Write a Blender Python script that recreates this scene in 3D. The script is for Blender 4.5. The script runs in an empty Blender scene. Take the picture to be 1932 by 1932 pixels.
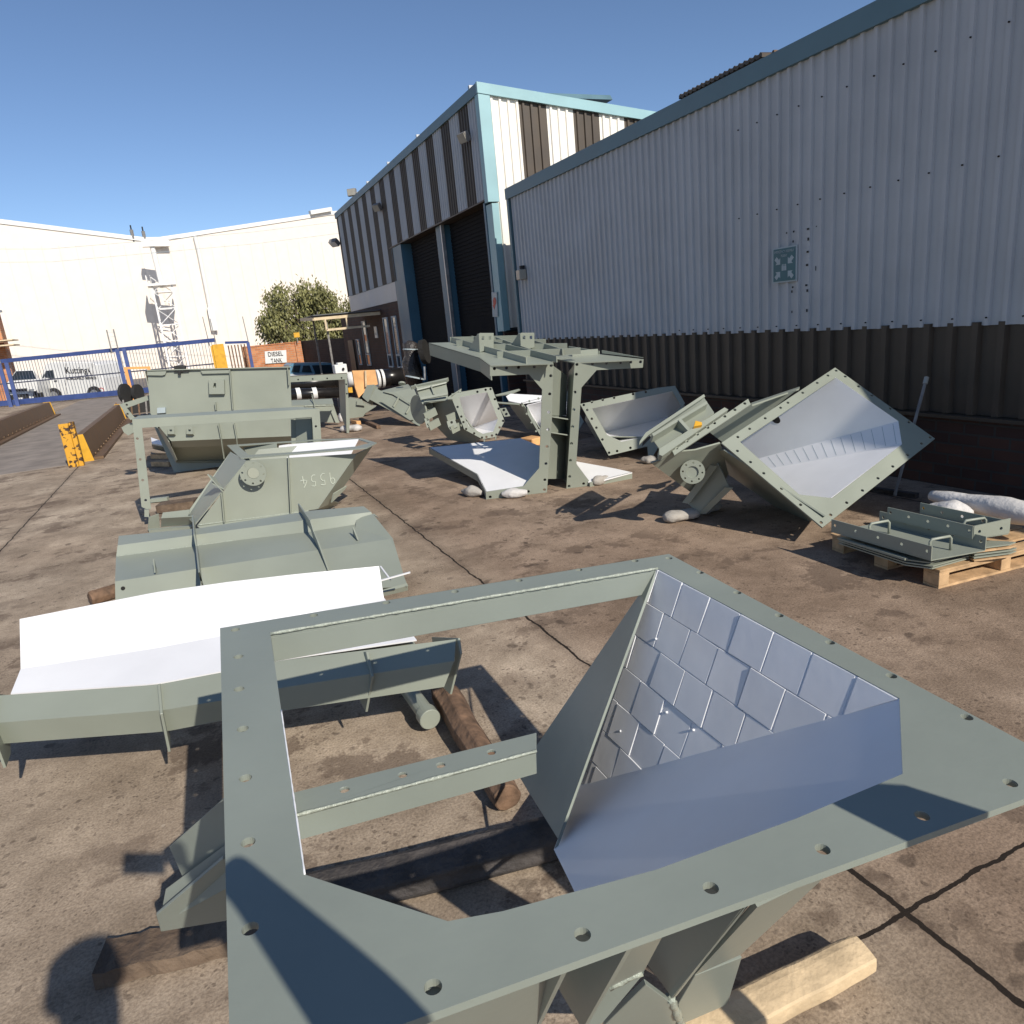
import bpy, bmesh, math, random
from mathutils import Vector as V, Matrix, noise
from mathutils.geometry import tessellate_polygon
random.seed(7)
C = bpy.context.scene.collection
# ------------------------------------------------------------------ camera, sky, sun
EYE = V((0, 0, 1.6)); FPX = 1340.0; HALF = 966.0     # survey of the camera: metres, focal length in 1932-px units
_dn = V((1450 - HALF, 5900 - HALF, FPX)).normalized()
_y = V((350 - HALF, 662 - HALF, FPX)).normalized(); _y = (_y - _dn * _y.dot(_dn)).normalized()
_x = _y.cross(-_dn)
RW = Matrix((_x, _y, -_dn))                           # world <- camera (x right, y down, z forward)
cam = bpy.data.cameras.new('camera'); camo = bpy.data.objects.new('camera', cam); C.objects.link(camo)
m = RW @ Matrix(((1, 0, 0), (0, -1, 0), (0, 0, -1)))
camo.matrix_world = Matrix.Translation(EYE) @ m.to_4x4()
cam.sensor_width = 36; cam.lens = 36 * FPX / (2 * HALF); cam.clip_start = 0.02; cam.clip_end = 2000
sc = bpy.context.scene; sc.camera = camo
sc.render.resolution_x = sc.render.resolution_y = 1024
SUN = V((0.153, -0.816, 0.558)).normalized()          # towards the sun
w = bpy.data.worlds.new('World'); sc.world = w; w.use_nodes = True
nt = w.node_tree; bg = nt.nodes['Background']
sky = nt.nodes.new('ShaderNodeTexSky'); sky.sky_type = 'NISHITA'; sky.sun_disc = False
sky.sun_elevation = math.asin(SUN.z); sky.sun_rotation = math.atan2(SUN.x, SUN.y)
sky.altitude = 1500; sky.air_density = 0.85; sky.dust_density = 0.8; sky.ozone_density = 3.0
hs_ = nt.nodes.new('ShaderNodeHueSaturation'); hs_.inputs['Saturation'].default_value = 1.0; nt.links.new(sky.outputs[0], hs_.inputs['Color']); nt.links.new(hs_.outputs[0], bg.inputs[0]); bg.inputs[1].default_value = 0.115
sl = bpy.data.lights.new('sun', 'SUN'); sl.energy = 4.6; sl.angle = math.radians(0.5); sl.color = (1, 0.93, 0.82)
so = bpy.data.objects.new('sun', sl); C.objects.link(so); so.rotation_euler = SUN.to_track_quat('Z', 'Y').to_euler()
so.location = (0, -5, 12)
sc.view_settings.view_transform = 'Standard'; sc.view_settings.look = 'None'; sc.view_settings.exposure = 0.15

# ------------------------------------------------------------------ measuring helpers
REG = dict(a=(0,440,760),b=(0,650,400),c=(500,600,500),d=(700,150,600),e=(800,650,640),f=(1350,700,890),g=(200,750,700),
           h=(0,1150,1100),i=(1000,1150,1240),j=(1400,50,840),k=(1750,1050,490),l=(380,920,440),m=(250,780,500),
           n=(760,780,400),o=(1080,1780,860),U=(0,0,2240))
def Z(r, x, y):
    a, b, ww = REG[r]; return ((a + x*ww/1932)*.8625, (b + y*ww/1932)*.8625)
def ray(u, v): return RW @ V((u - HALF, v - HALF, FPX))
def G(r, x, y, z=0.0):
    d = ray(*Z(r, x, y)); return EYE + d*((z - EYE.z)/d.z)
def ON(r, x, y, p, n):
    d = ray(*Z(r, x, y)); return EYE + d*(n.dot(V(p) - EYE)/n.dot(d))
def PX(r, x, y, X): return ON(r, x, y, V((X,0,0)), V((1,0,0)))
def PY(r, x, y, Y): return ON(r, x, y, V((0,Y,0)), V((0,1,0)))
def vplane(p, q):
    d = V(q) - V(p); return V((d.y, -d.x, 0)).normalized()
def VPL(r, x, y, p, q): return ON(r, x, y, p, vplane(p, q))
def plist(r, pts, p, n): return [ON(r, x, y, p, n) for x, y in pts]

# ------------------------------------------------------------------ materials
def mat(name, col, rough=.5, var=.12, nscale=6, bump=.0, bscale=60, metal=0, col2=None, thr=(.45,.6), spec=.5, dist=.004, detail=6):
    m = bpy.data.materials.new(name); m.use_nodes = True; t = m.node_tree; b = t.nodes['Principled BSDF']
    b.inputs['Roughness'].default_value = rough; b.inputs['Metallic'].default_value = metal
    b.inputs['Specular IOR Level'].default_value = spec
    tc = t.nodes.new('ShaderNodeTexCoord')
    n = t.nodes.new('ShaderNodeTexNoise'); n.inputs['Scale'].default_value = nscale; n.inputs['Detail'].default_value = detail
    t.links.new(tc.outputs['Object'], n.inputs['Vector'])
    r = t.nodes.new('ShaderNodeValToRGB'); t.links.new(n.outputs[0], r.inputs[0])
    c2 = col2 or tuple(c*(1-var) for c in col); c1 = col if col2 else tuple(min(1, c*(1+var)) for c in col)
    r.color_ramp.elements[0].position = thr[0] if col2 else .3; r.color_ramp.elements[1].position = thr[1] if col2 else .7
    r.color_ramp.elements[0].color = (*c2, 1); r.color_ramp.elements[1].color = (*c1, 1)
    t.links.new(r.outputs[0], b.inputs['Base Color'])
    rr = t.nodes.new('ShaderNodeMapRange'); rr.inputs['To Min'].default_value = max(0, rough-.1); rr.inputs['To Max'].default_value = min(1, rough+.12)
    t.links.new(n.outputs[0], rr.inputs[0]); t.links.new(rr.outputs[0], b.inputs['Roughness'])
    if bump:
        n2 = t.nodes.new('ShaderNodeTexNoise'); n2.inputs['Scale'].default_value = bscale; n2.inputs['Detail'].default_value = 3
        t.links.new(tc.outputs['Object'], n2.inputs['Vector'])
        bm = t.nodes.new('ShaderNodeBump'); bm.inputs['Strength'].default_value = bump; bm.inputs['Distance'].default_value = dist
        t.links.new(n2.outputs[0], bm.inputs['Height']); t.links.new(bm.outputs[0], b.inputs['Normal'])
    return m
M = {}
M['paint'] = mat('green_paint', (.262,.285,.237), .40, .08, 2.2, .10, 40, dist=.003)
M['paintnear'] = mat('green_grey_paint', (.228,.255,.224), .38, .09, 2.5, .14, 30, dist=.004)
M['weld'] = mat('weld_bead', (.30,.33,.28), .3, .15, 90, .8, 160)
M['liner'] = mat('white_liner', (.80,.80,.81), .42, .03, 5, .06, 30)
M['wood'] = mat('pallet_wood', (.50,.33,.18), .8, .3, 14, .5, 50)
M['newwood'] = mat('fresh_split_wood', (.56,.43,.27), .8, .25, 10, .6, 60, dist=.006)
M['oldwood'] = mat('old_brown_wood', (.165,.10,.062), .85, .5, 16, .8, 26, dist=.012)
M['darkwood'] = mat('weathered_dark_wood', (.055,.048,.045), .8, .4, 12, .8, 30, dist=.02)
M['sleeper'] = mat('sleeper_wood', (.155,.11,.075), .85, .35, 8, 1, 30, dist=.012, col2=(.09,.06,.04), thr=(.4,.62))
M['white'] = mat('white_sheet', (.74,.675,.60), .5, .03, 2)
M['whitecoat'] = mat('white_vehicle_paint', (.72,.72,.70), .3, .05, 2)
M['greysheet'] = mat('pale_grey_sheet', (.42,.435,.45), .5, .09, 1.6)
M['lightsheet'] = mat('bone_sheet', (.80,.76,.68), .5, .04, 2)
M['brownsheet'] = mat('dark_brown_sheet', (.060,.044,.030), .55, .2, 3)
M['fascia'] = mat('blue_trim', (.10,.18,.215), .5, .1, 2)
M['fascialite'] = mat('pale_blue_trim', (.26,.43,.46), .5, .08, 2)  # paler blue than the other trim, for the gable and its corner
M['bluedoor'] = mat('blue_steel', (.045,.125,.185), .5, .1, 2)
M['shutter'] = mat('shutter_steel', (.016,.016,.017), .85, .2, 3, spec=.1)
M['black'] = mat('black_plastic', (.013,.012,.012), .28, .3, 6)
M['rubber'] = mat('rubber', (.02,.02,.02), .8, .3, 20)
M['dark'] = mat('dark_gap', (.012,.011,.010), .9, .2, 5)
M['glass'] = mat('dark_glass', (.02,.03,.04), .08, .1, 1)
M['yellow'] = mat('yellow_steel', (.62,.33,.02), .5, .15, 8, .3, 50)
M['yellowrust'] = mat('chipped_yellow_paint', (.60,.30,.02), .6, .1, 14, .4, 40, col2=(.045,.022,.012), thr=(.43,.47))
M['brownbeam'] = mat('brown_beam_paint', (.135,.08,.04), .6, .2, 6, .3, 40)
M['orange'] = mat('orange_paint', (.75,.33,.10), .6, .1, 6)
M['gateblue'] = mat('gate_blue', (.045,.075,.22), .5, .15, 4)
M['gatedark'] = mat('gate_dark', (.05,.055,.09), .5, .15, 4)
M['steel'] = mat('galvanised', (.35,.36,.37), .4, .2, 10, metal=.6)
M['towersteel'] = mat('white_tower_paint', (.75,.74,.72), .5, .05, 4)
M['bag'] = mat('sand_bag_weave', (.36,.335,.30), .85, .14, 7, .6, 30, dist=.012)
M['bagwhite'] = mat('white_woven_bag', (.56,.54,.52), .7, .14, 7, .6, 22, dist=.014)
M['bluefilm'] = mat('blue_print', (.03,.20,.55), .5, .1, 3)
M['signwhite'] = mat('sign_white', (.70,.70,.68), .5, .04, 3)
M['signtext'] = mat('sign_text', (.03,.03,.03), .5, .1, 3)
M['signgreen'] = mat('sign_green', (.045,.13,.15), .5, .1, 3)
M['signpale'] = mat('sign_pale', (.36,.42,.44), .5, .1, 3)
M['red'] = mat('sign_red', (.45,.05,.04), .5, .1, 3)
M['carblue'] = mat('faded_blue_car_paint', (.10,.22,.32), .3, .1, 2)
M['wrap'] = mat('dark_wrap', (.035,.030,.028), .35, .4, 8, 1, 22, dist=.03)
M['cream'] = mat('cream_timber', (.62,.50,.33), .7, .15, 6)
M['ply'] = mat('plywood', (.66,.36,.15), .7, .2, 5, .3, 30)
M['chalk'] = mat('chalk', (.50,.54,.46), .9, .1, 40)
M['skin'] = mat('skin', (.25,.13,.08), .6, .1, 10)
M['cloth'] = mat('cloth', (.05,.07,.12), .9, .1, 20)
M['bark'] = mat('bark', (.10,.075,.05), .9, .3, 12, .8, 20)
M['roof'] = mat('roof_sheet', (.10,.11,.12), .6, .2, 3)
M['lens'] = mat('lamp_lens', (.35,.33,.28), .2, .1, 8)
M['fitting'] = mat('lamp_housing', (.20,.19,.18), .5, .3, 12)

def brick(name, c1, c2, mortar, axis):
    m = bpy.data.materials.new(name); m.use_nodes = True; t = m.node_tree; b = t.nodes['Principled BSDF']
    tc = t.nodes.new('ShaderNodeTexCoord'); s = t.nodes.new('ShaderNodeSeparateXYZ'); c = t.nodes.new('ShaderNodeCombineXYZ')
    t.links.new(tc.outputs['Object'], s.inputs[0]); t.links.new(s.outputs[axis], c.inputs[0]); t.links.new(s.outputs['Z'], c.inputs[1])
    k = t.nodes.new('ShaderNodeTexBrick'); k.inputs['Scale'].default_value = 1
    k.inputs['Brick Width'].default_value = .23; k.inputs['Row Height'].default_value = .086; k.inputs['Mortar Size'].default_value = .008
    k.inputs['Color1'].default_value = (*c1,1); k.inputs['Color2'].default_value = (*c2,1); k.inputs['Mortar'].default_value = (*mortar,1)
    t.links.new(c.outputs[0], k.inputs[0])
    n = t.nodes.new('ShaderNodeTexNoise'); n.inputs['Scale'].default_value = 3; t.links.new(tc.outputs['Object'], n.inputs['Vector'])
    mx = t.nodes.new('ShaderNodeMix'); mx.data_type = 'RGBA'; mx.blend_type = 'MULTIPLY'; mx.inputs[0].default_value = .6
    t.links.new(k.outputs[0], mx.inputs[6]); t.links.new(n.outputs[0], mx.inputs[7]); t.links.new(mx.outputs[2], b.inputs['Base Color'])
    bp = t.nodes.new('ShaderNodeBump'); bp.inputs['Strength'].default_value = .5; bp.inputs['Distance'].default_value = .01; bp.invert = True
    t.links.new(k.outputs[1], bp.inputs['Height']); t.links.new(bp.outputs[0], b.inputs['Normal'])
    b.inputs['Roughness'].default_value = .85
    return m
M['brickY'] = brick('brown_brick', (.11,.048,.030), (.07,.033,.024), (.07,.058,.05), 'Y')
M['brickshade'] = brick('shade_toned_brick', (.065,.042,.033), (.04,.028,.024), (.055,.05,.045), 'Y')  # brick with the shade of the return wall put into its colour
M['brickX'] = brick('orange_brick', (.80,.33,.14), (.60,.22,.09), (.55,.42,.30), 'X')

def ground_mat():
    m = bpy.data.materials.new('concrete_yard'); m.use_nodes = True; t = m.node_tree; b = t.nodes['Principled BSDF']
    N = lambda k: t.nodes.new('ShaderNode'+k); L = t.links.new
    tc = N('TexCoord'); P = tc.outputs['Object']
    def noise_(s, d=5, v=P, r=.6):
        n = N('TexNoise'); n.inputs['Scale'].default_value = s; n.inputs['Detail'].default_value = d; n.inputs['Roughness'].default_value = r; L(v, n.inputs['Vector']); return n.outputs[0]
    def ramp(v, a, c, bb, e):
        r = N('ValToRGB'); L(v, r.inputs[0]); r.color_ramp.elements[0].position = a; r.color_ramp.elements[1].position = bb
        r.color_ramp.elements[0].color = (*c,1); r.color_ramp.elements[1].color = (*e,1); return r.outputs[0]
    def mix(f, a, c, mode='MIX'):
        x = N('Mix'); x.data_type = 'RGBA'; x.blend_type = mode
        if isinstance(f, float): x.inputs[0].default_value = f
        else: L(f, x.inputs[0])
        L(a, x.inputs[6]) if not isinstance(a, tuple) else setattr(x.inputs[6], 'default_value', (*a,1))
        L(c, x.inputs[7]) if not isinstance(c, tuple) else setattr(x.inputs[7], 'default_value', (*c,1))
        return x.outputs[2]
    def math_(op, a, c=None, d=None):
        x = N('Math'); x.operation = op
        for i, q in enumerate((a, c, d)):
            if q is None: continue
            if isinstance(q, (int, float)): x.inputs[i].default_value = q
            else: L(q, x.inputs[i])
        return x.outputs[0]
    base = ramp(noise_(1.1, 8), .34, (.40,.325,.245), .66, (.62,.51,.39))
    base = mix(.5, base, ramp(noise_(5, 10, r=.8), .36, (.42,.40,.38), .66, (1.1,1.1,1.1)), 'MULTIPLY')
    base = mix(.3, base, ramp(noise_(2.2, 8, r=.7), .4, (.55,.50,.46), .6, (1.1,1.1,1.1)), 'MULTIPLY')
    base = mix(.4, base, ramp(noise_(110, 4), .38, (.3,.28,.27), .6, (1.1,1.1,1.1)), 'MULTIPLY')
    # damp and oil patches
    sp = N('SeparateXYZ'); L(P, sp.inputs[0])
    slab = N('MapRange'); slab.inputs['From Min'].default_value = 1.2; slab.inputs['From Max'].default_value = 1.7; L(sp.outputs['X'], slab.inputs[0])
    base = mix(math_('MULTIPLY', slab.outputs[0], .55), base, (.66,.55,.51), 'MULTIPLY')
    base = mix(.5, base, ramp(noise_(.45, 3), .38, (.62,.56,.52), .62, (1,1,1)), 'MULTIPLY')
    patch = ramp(noise_(2.3, 8, r=.7), .53, (0,0,0), .57, (1,1,1))
    patch2 = ramp(noise_(.6, 2), .42, (0,0,0), .52, (1,1,1))
    base = mix(math_('MULTIPLY', math_('MULTIPLY', patch, patch2), .62), base, (.115,.08,.058))
    # small dark drips and pits
    for s, th, k in ((5, .13, .6), (9, .13, .55), (18, .15, .5), (48, .2, .45)):
        wv = N('TexNoise'); wv.inputs['Scale'].default_value = s*1.3; L(P, wv.inputs['Vector'])
        vm = N('VectorMath'); vm.operation = 'MULTIPLY_ADD'; L(wv.outputs['Color'], vm.inputs[0]); vm.inputs[1].default_value = (.12*7/s,)*3; L(P, vm.inputs[2])
        vo = N('TexVoronoi'); vo.inputs['Scale'].default_value = s; vo.inputs['Randomness'].default_value = 1; L(vm.outputs[0], vo.inputs['Vector'])
        d = ramp(vo.outputs['Distance'], th, (1,1,1), th+.05, (0,0,0))
        g = ramp(noise_(s*.05+.5, 2), .44, (0,0,0), .56, (1,1,1))
        base = mix(math_('MULTIPLY', math_('MULTIPLY', d, g), k), base, (.05,.034,.026))
    # pale flecks
    vo = N('TexVoronoi'); vo.inputs['Scale'].default_value = 5; L(P, vo.inputs['Vector'])
    base = mix(math_('MULTIPLY', ramp(vo.outputs['Distance'], .03, (1,1,1), .05, (0,0,0)), .5), base, (.5,.42,.33))
    # slab joints
    jn = math_('MULTIPLY', math_('SUBTRACT', noise_(7, 5), .5), .045)
    jx = math_('ABSOLUTE', math_('SUBTRACT', math_('PINGPONG', math_('ADD', math_('ADD', sp.outputs['X'], jn), 1.89+33.3), 1.665), 0))
    near = math_('MULTIPLY', math_('LESS_THAN', sp.outputs['Y'], 1.9), .003)
    lx = math_('LESS_THAN', jx, math_('ADD', near, .0065))
    jy = math_('ABSOLUTE', math_('SUBTRACT', math_('ADD', sp.outputs['Y'], jn), 1.03))
    ly = math_('MULTIPLY', math_('LESS_THAN', jy, .0065), math_('GREATER_THAN', sp.outputs['X'], 1.25))
    jj = math_('MAXIMUM', lx, ly)
    halo = math_('MULTIPLY', ramp(jx, .0, (1,1,1), .06, (0,0,0)), .35)
    base = mix(halo, base, (.08,.055,.04)); base = mix(jj, base, (.022,.016,.012))
    # greyer concrete on the weighbridge approach
    L(base, b.inputs['Base Color'])
    b.inputs['Roughness'].default_value = .9; b.inputs['Specular IOR Level'].default_value = .25
    bp = N('Bump'); bp.inputs['Strength'].default_value = .4; bp.inputs['Distance'].default_value = .009
    h = math_('SUBTRACT', math_('ADD', noise_(55, 6, r=.7), math_('MULTIPLY', noise_(6, 5), .5)), math_('MULTIPLY', jj, 2))
    L(h, bp.inputs['Height']); L(bp.outputs[0], b.inputs['Normal'])
    return m
M['ground'] = ground_mat()
M['deck'] = mat('weighbridge_concrete', (.24,.205,.175), .85, .25, 2.5, .5, 30, dist=.01)
M['road'] = mat('road_tar', (.16,.14,.125), .9, .2, 1.5, .3, 30)

def tile_mat():
    m = bpy.data.materials.new('ceramic_tile_liner'); m.use_nodes = True; t = m.node_tree; b = t.nodes['Principled BSDF']
    N = lambda k: t.nodes.new('ShaderNode'+k); L = t.links.new
    tc = N('TexCoord')
    n = N('TexNoise'); n.inputs['Scale'].default_value = 9; L(tc.outputs['UV'], n.inputs['Vector'])
    r = N('ValToRGB'); L(n.outputs[0], r.inputs[0]); r.color_ramp.elements[0].color = (.66,.665,.69,1); r.color_ramp.elements[1].color = (.78,.785,.80,1)
    k = N('TexBrick'); k.inputs['Scale'].default_value = 1; k.inputs['Brick Width'].default_value = .118; k.inputs['Row Height'].default_value = .112
    k.inputs['Mortar Size'].default_value = .0022; k.inputs['Color1'].default_value = (1,1,1,1); k.inputs['Color2'].default_value = (.86,.88,.92,1); k.inputs['Mortar'].default_value = (.25,.27,.32,1)
    wn = N('TexNoise'); wn.inputs['Scale'].default_value = 14; L(tc.outputs['UV'], wn.inputs['Vector'])
    vm = N('VectorMath'); vm.operation = 'MULTIPLY_ADD'; L(wn.outputs['Color'], vm.inputs[0]); vm.inputs[1].default_value = (.012,)*3; L(tc.outputs['UV'], vm.inputs[2])
    L(vm.outputs[0], k.inputs['Vector'])
    mx = N('Mix'); mx.data_type = 'RGBA'; mx.blend_type = 'MULTIPLY'; mx.inputs[0].default_value = .35
    L(r.outputs[0], mx.inputs[6]); L(k.outputs[0], mx.inputs[7]); L(mx.outputs[2], b.inputs['Base Color'])
    b.inputs['Roughness'].default_value = .38
    bp = N('Bump'); bp.inputs['Strength'].default_value = .6; bp.inputs['Distance'].default_value = .006; bp.invert = True; L(k.outputs[1], bp.inputs['Height'])
    bp2 = N('Bump'); bp2.inputs['Strength'].default_value = .35; bp2.inputs['Distance'].default_value = .008
    n3 = N('TexNoise'); n3.inputs['Scale'].default_value = 9; n3.inputs['Detail'].default_value = 2; L(tc.outputs['UV'], n3.inputs['Vector'])
    L(n3.outputs[0], bp2.inputs['Height']); L(bp.outputs[0], bp2.inputs['Normal'])
    k2 = N('TexBrick'); k2.inputs['Scale'].default_value = 1; k2.inputs['Brick Width'].default_value = .118; k2.inputs['Row Height'].default_value = .112; k2.inputs['Mortar Size'].default_value = 0
    k2.inputs['Color1'].default_value = (0,0,0,1); k2.inputs['Color2'].default_value = (1,1,1,1); L(vm.outputs[0], k2.inputs['Vector'])
    bp3 = N('Bump'); bp3.inputs['Strength'].default_value = .9; bp3.inputs['Distance'].default_value = .012; L(k2.outputs[0], bp3.inputs['Height']); L(bp2.outputs[0], bp3.inputs['Normal']); L(bp3.outputs[0], b.inputs['Normal'])
    return m
M['tile'] = tile_mat()
M['tileplain'] = mat('laid_tile', (.74,.745,.76), .55, .05, 7, .12, 18, dist=.006)

# ------------------------------------------------------------------ mesh helpers
ORG = {}
def newell(ps):
    n = V((0,0,0))
    for i, a in enumerate(ps):
        c = ps[(i+1) % len(ps)]; n += V(((a.y-c.y)*(a.z+c.z), (a.z-c.z)*(a.x+c.x), (a.x-c.x)*(a.y+c.y)))
    return n.normalized()
class MB:
    def __init__(s): s.v = []; s.f = []
    def add(s, vs, fs):
        o = len(s.v); s.v += [V(q) for q in vs]; s.f += [tuple(o+i for i in f) for f in fs]; return s
    def plate(s, ps, th, holes=(), hr=.011, seg=12, away=EYE, flip=False):
        """flat plate: outline ps faces the camera side, thickness th behind; holes are centres in the plane"""
        ps = [V(p) for p in ps]; n = newell(ps); c = sum(ps, V())/len(ps)
        if n.dot(away - c) < 0: ps.reverse(); n = -n
        if flip: n = -n; ps.reverse()
        ps = [p - n*(n.dot(p-ps[0])) for p in ps]
        loops = [ps]
        ax = (ps[1]-ps[0]).normalized(); ay = n.cross(ax)
        for h in holes:
            if isinstance(h, (list, tuple)) and isinstance(h[0], V): loops.append([q - n*(n.dot(q-ps[0])) for q in h]); continue
            h = V(h); h = h - n*(n.dot(h-ps[0]))
            loops.append([h + ax*hr*math.cos(-a*2*math.pi/seg) + ay*hr*math.sin(-a*2*math.pi/seg) for a in range(seg)])
        tri = tessellate_polygon(loops); flat = [q for l in loops for q in l]; k = len(flat)
        fs = []
        for t in tri:
            a, b_, c_ = (flat[i] for i in t)
            if (b_-a).cross(c_-a).dot(n) < 0: t = (t[0], t[2], t[1])
            fs.append(tuple(t)); fs.append((t[0]+k, t[2]+k, t[1]+k))
        o = 0
        for li, l in enumerate(loops):
            m_ = len(l)
            for i in range(m_):
                j = (i+1) % m_; fs.append((o+i, o+i+k, o+j+k, o+j))
            o += m_
        return s.add(flat + [q - n*th for q in flat], fs)
    def box(s, c, ax, ay, az):
        c = V(c); ax, ay, az = V(ax), V(ay), V(az)
        vs = [c + ax*i + ay*j + az*k for i in (-1,1) for j in (-1,1) for k in (-1,1)]
        return s.add(vs, [(0,1,3,2),(4,6,7,5),(0,4,5,1),(2,3,7,6),(0,2,6,4),(1,5,7,3)])
    def bx(s, x0, x1, y0, y1, z0, z1):
        return s.box(((x0+x1)/2,(y0+y1)/2,(z0+z1)/2), ((x1-x0)/2,0,0), (0,(y1-y0)/2,0), (0,0,(z1-z0)/2))
    def bar(s, p, q, w_, h, up=(0,0,1)):
        p, q = V(p), V(q); d = (q-p); u = V(up)
        if d.normalized().cross(u).length < .05: u = V((0,1,0))
        sd = d.cross(u).normalized(); u2 = sd.cross(d).normalized()
        return s.box((p+q)/2, d/2, sd*(w_/2), u2*(h/2))
    def tube(s, pts, r, seg=12, cap=True, jit=0):
        pts = [V(p) for p in pts]; rs = r if isinstance(r, (list, tuple)) else [r]*len(pts); rings = []
        pu = None
        for i, p in enumerate(pts):
            d = (pts[min(i+1, len(pts)-1)] - pts[max(i-1, 0)]).normalized()
            if pu is None: pu = d.orthogonal().normalized()
            pu = (pu - d*pu.dot(d)).normalized(); pv = d.cross(pu)
            rings.append([p + (pu*math.cos(2*math.pi*k/seg) + pv*math.sin(2*math.pi*k/seg))*rs[i]*(1+random.uniform(-jit, jit)) for k in range(seg)])
        vs = [q for rg in rings for q in rg]; fs = []
        for i in range(len(rings)-1):
            for k in range(seg):
                j = (k+1) % seg; fs.append((i*seg+k, i*seg+j, (i+1)*seg+j, (i+1)*seg+k))
        if cap:
            fs.append(tuple(range(seg))[::-1]); fs.append(tuple((len(rings)-1)*seg+k for k in range(seg)))
        return s.add(vs, fs)
    def build(s, name, m, parent=None, bevel=0, smooth=False):
        me = bpy.data.meshes.new(name); off = ORG.get(parent, V((0,0,0))) if parent else V((0,0,0))
        me.from_pydata([q - off for q in s.v], [], s.f); me.materials.append(M[m] if isinstance(m, str) else m)
        bm = bmesh.new(); bm.from_mesh(me); bmesh.ops.recalc_face_normals(bm, faces=bm.faces); bm.to_mesh(me); bm.free()
        if smooth:
            for p in me.polygons: p.use_smooth = True
        o = bpy.data.objects.new(name, me); C.objects.link(o)
        if parent: o.parent = parent
        ORG[o] = off
        if bevel:
            b = o.modifiers.new('bevel', 'BEVEL'); b.width = bevel; b.segments = 1; b.limit_method = 'ANGLE'; b.angle_limit = math.radians(40)
        return o
def tag(o, label, cat, group=None):
    o['label'] = label; o['category'] = cat
    if group: o['group'] = group
    return o
def thing(name, loc, label, cat, group=None):
    o = bpy.data.objects.new(name, None); C.objects.link(o); o.location = loc; o.empty_display_size = .2; ORG[o] = V(loc)
    return tag(o, label, cat, group)
def struct(o): o['kind'] = 'structure'; return o
def plate(name, ps, th, parent, m='paint', **k):
    bv = k.pop('bevel', .0015); return MB().plate(ps, th, **k).build(name, m, parent, bevel=bv)
def text(name, body, c, ax, ay, h, m, parent, depth=.002, align='CENTER', fit=None):
    cu = bpy.data.curves.new(name, 'FONT'); cu.body = body; cu.size = 1; cu.align_x = align; cu.align_y = 'CENTER'; cu.extrude = depth/h
    t = bpy.data.objects.new('t', cu); C.objects.link(t); me = bpy.data.meshes.new_from_object(t)
    C.objects.unlink(t); bpy.data.objects.remove(t)
    ax, ay = V(ax).normalized(), V(ay).normalized(); n = ax.cross(ay)
    wd = max(v.co.x for v in me.vertices) - min(v.co.x for v in me.vertices)
    sx = (fit/wd) if fit else h
    off = ORG.get(parent, V((0,0,0)))
    for v in me.vertices: v.co = V(c) + ax*v.co.x*sx + ay*v.co.y*h + n*(v.co.z*h) - off
    me.materials.clear(); me.materials.append(M[m]); o = bpy.data.objects.new(name, me); C.objects.link(o); o.parent = parent; ORG[o] = off
    return o
def lerp(a, b, t): return a + (b-a)*t
def along(a, b, n, m0=.05, m1=.95): return [lerp(V(a), V(b), m0 + (m1-m0)*i/(n-1)) for i in range(n)]
def inset_holes(ps, d, step, c=None):
    """bolt hole centres following the outline, d inside it"""
    ps = [V(p) for p in ps]; c = c or sum(ps, V())/len(ps); n = newell(ps); out = []
    for i, a in enumerate(ps):
        b = ps[(i+1) % len(ps)]; e = (b-a); L_ = e.length
        if L_ < step*.7: continue
        inn = n.cross(e.normalized())
        if inn.dot(c-(a+b)/2) < 0: inn = -inn
        k = max(2, round((L_-2*d)/step)+1)
        for j in range(k):
            q = a + e.normalized()*(d + (L_-2*d)*j/(k-1)) + inn*d
            if all((q-o_).length > step*.4 for o_ in out): out.append(q)
    return out
def ribwall(x, y0, y1, z0, z1, pitch=.19, dep=.032, out=-1, axis='Y'):
    """box-rib cladding running along one axis"""
    mb = MB(); pts = []; y = y0; 
    while y < y1:
        for f, d in ((0,0),(.30,0),(.38,dep),(.62,dep),(.70,0)):
            yy = y + f*pitch
            if yy <= y1: pts.append((yy, d))
        y += pitch
    pts.append((y1, pts[-1][1])); k = len(pts)
    P = (lambda a, d, z: (x+out*d, a, z)) if axis == 'Y' else (lambda a, d, z: (a, x+out*d, z))
    vs = [P(a, d, z0 if not callable(z0) else z0(a)) for a, d in pts] + [P(a, d, z1 if not callable(z1) else z1(a)) for a, d in pts]
    vs += [P(a, d-.004-.0, z0 if not callable(z0) else z0(a)) for a, d in pts] + [P(a, d-.004, z1 if not callable(z1) else z1(a)) for a, d in pts]
    fs = []
    for i in range(k-1): fs += [(i, i+1, k+i+1, k+i), (2*k+i, 3*k+i, 3*k+i+1, 2*k+i+1), (i, 2*k+i, 2*k+i+1, i+1), (k+i, k+i+1, 3*k+i+1, 3*k+i)]
    fs += [(0, k, 3*k, 2*k), (k-1, 3*k-1, 4*k-1, 2*k-1)]
    return mb.add(vs, fs)
exec_parts = []

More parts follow.
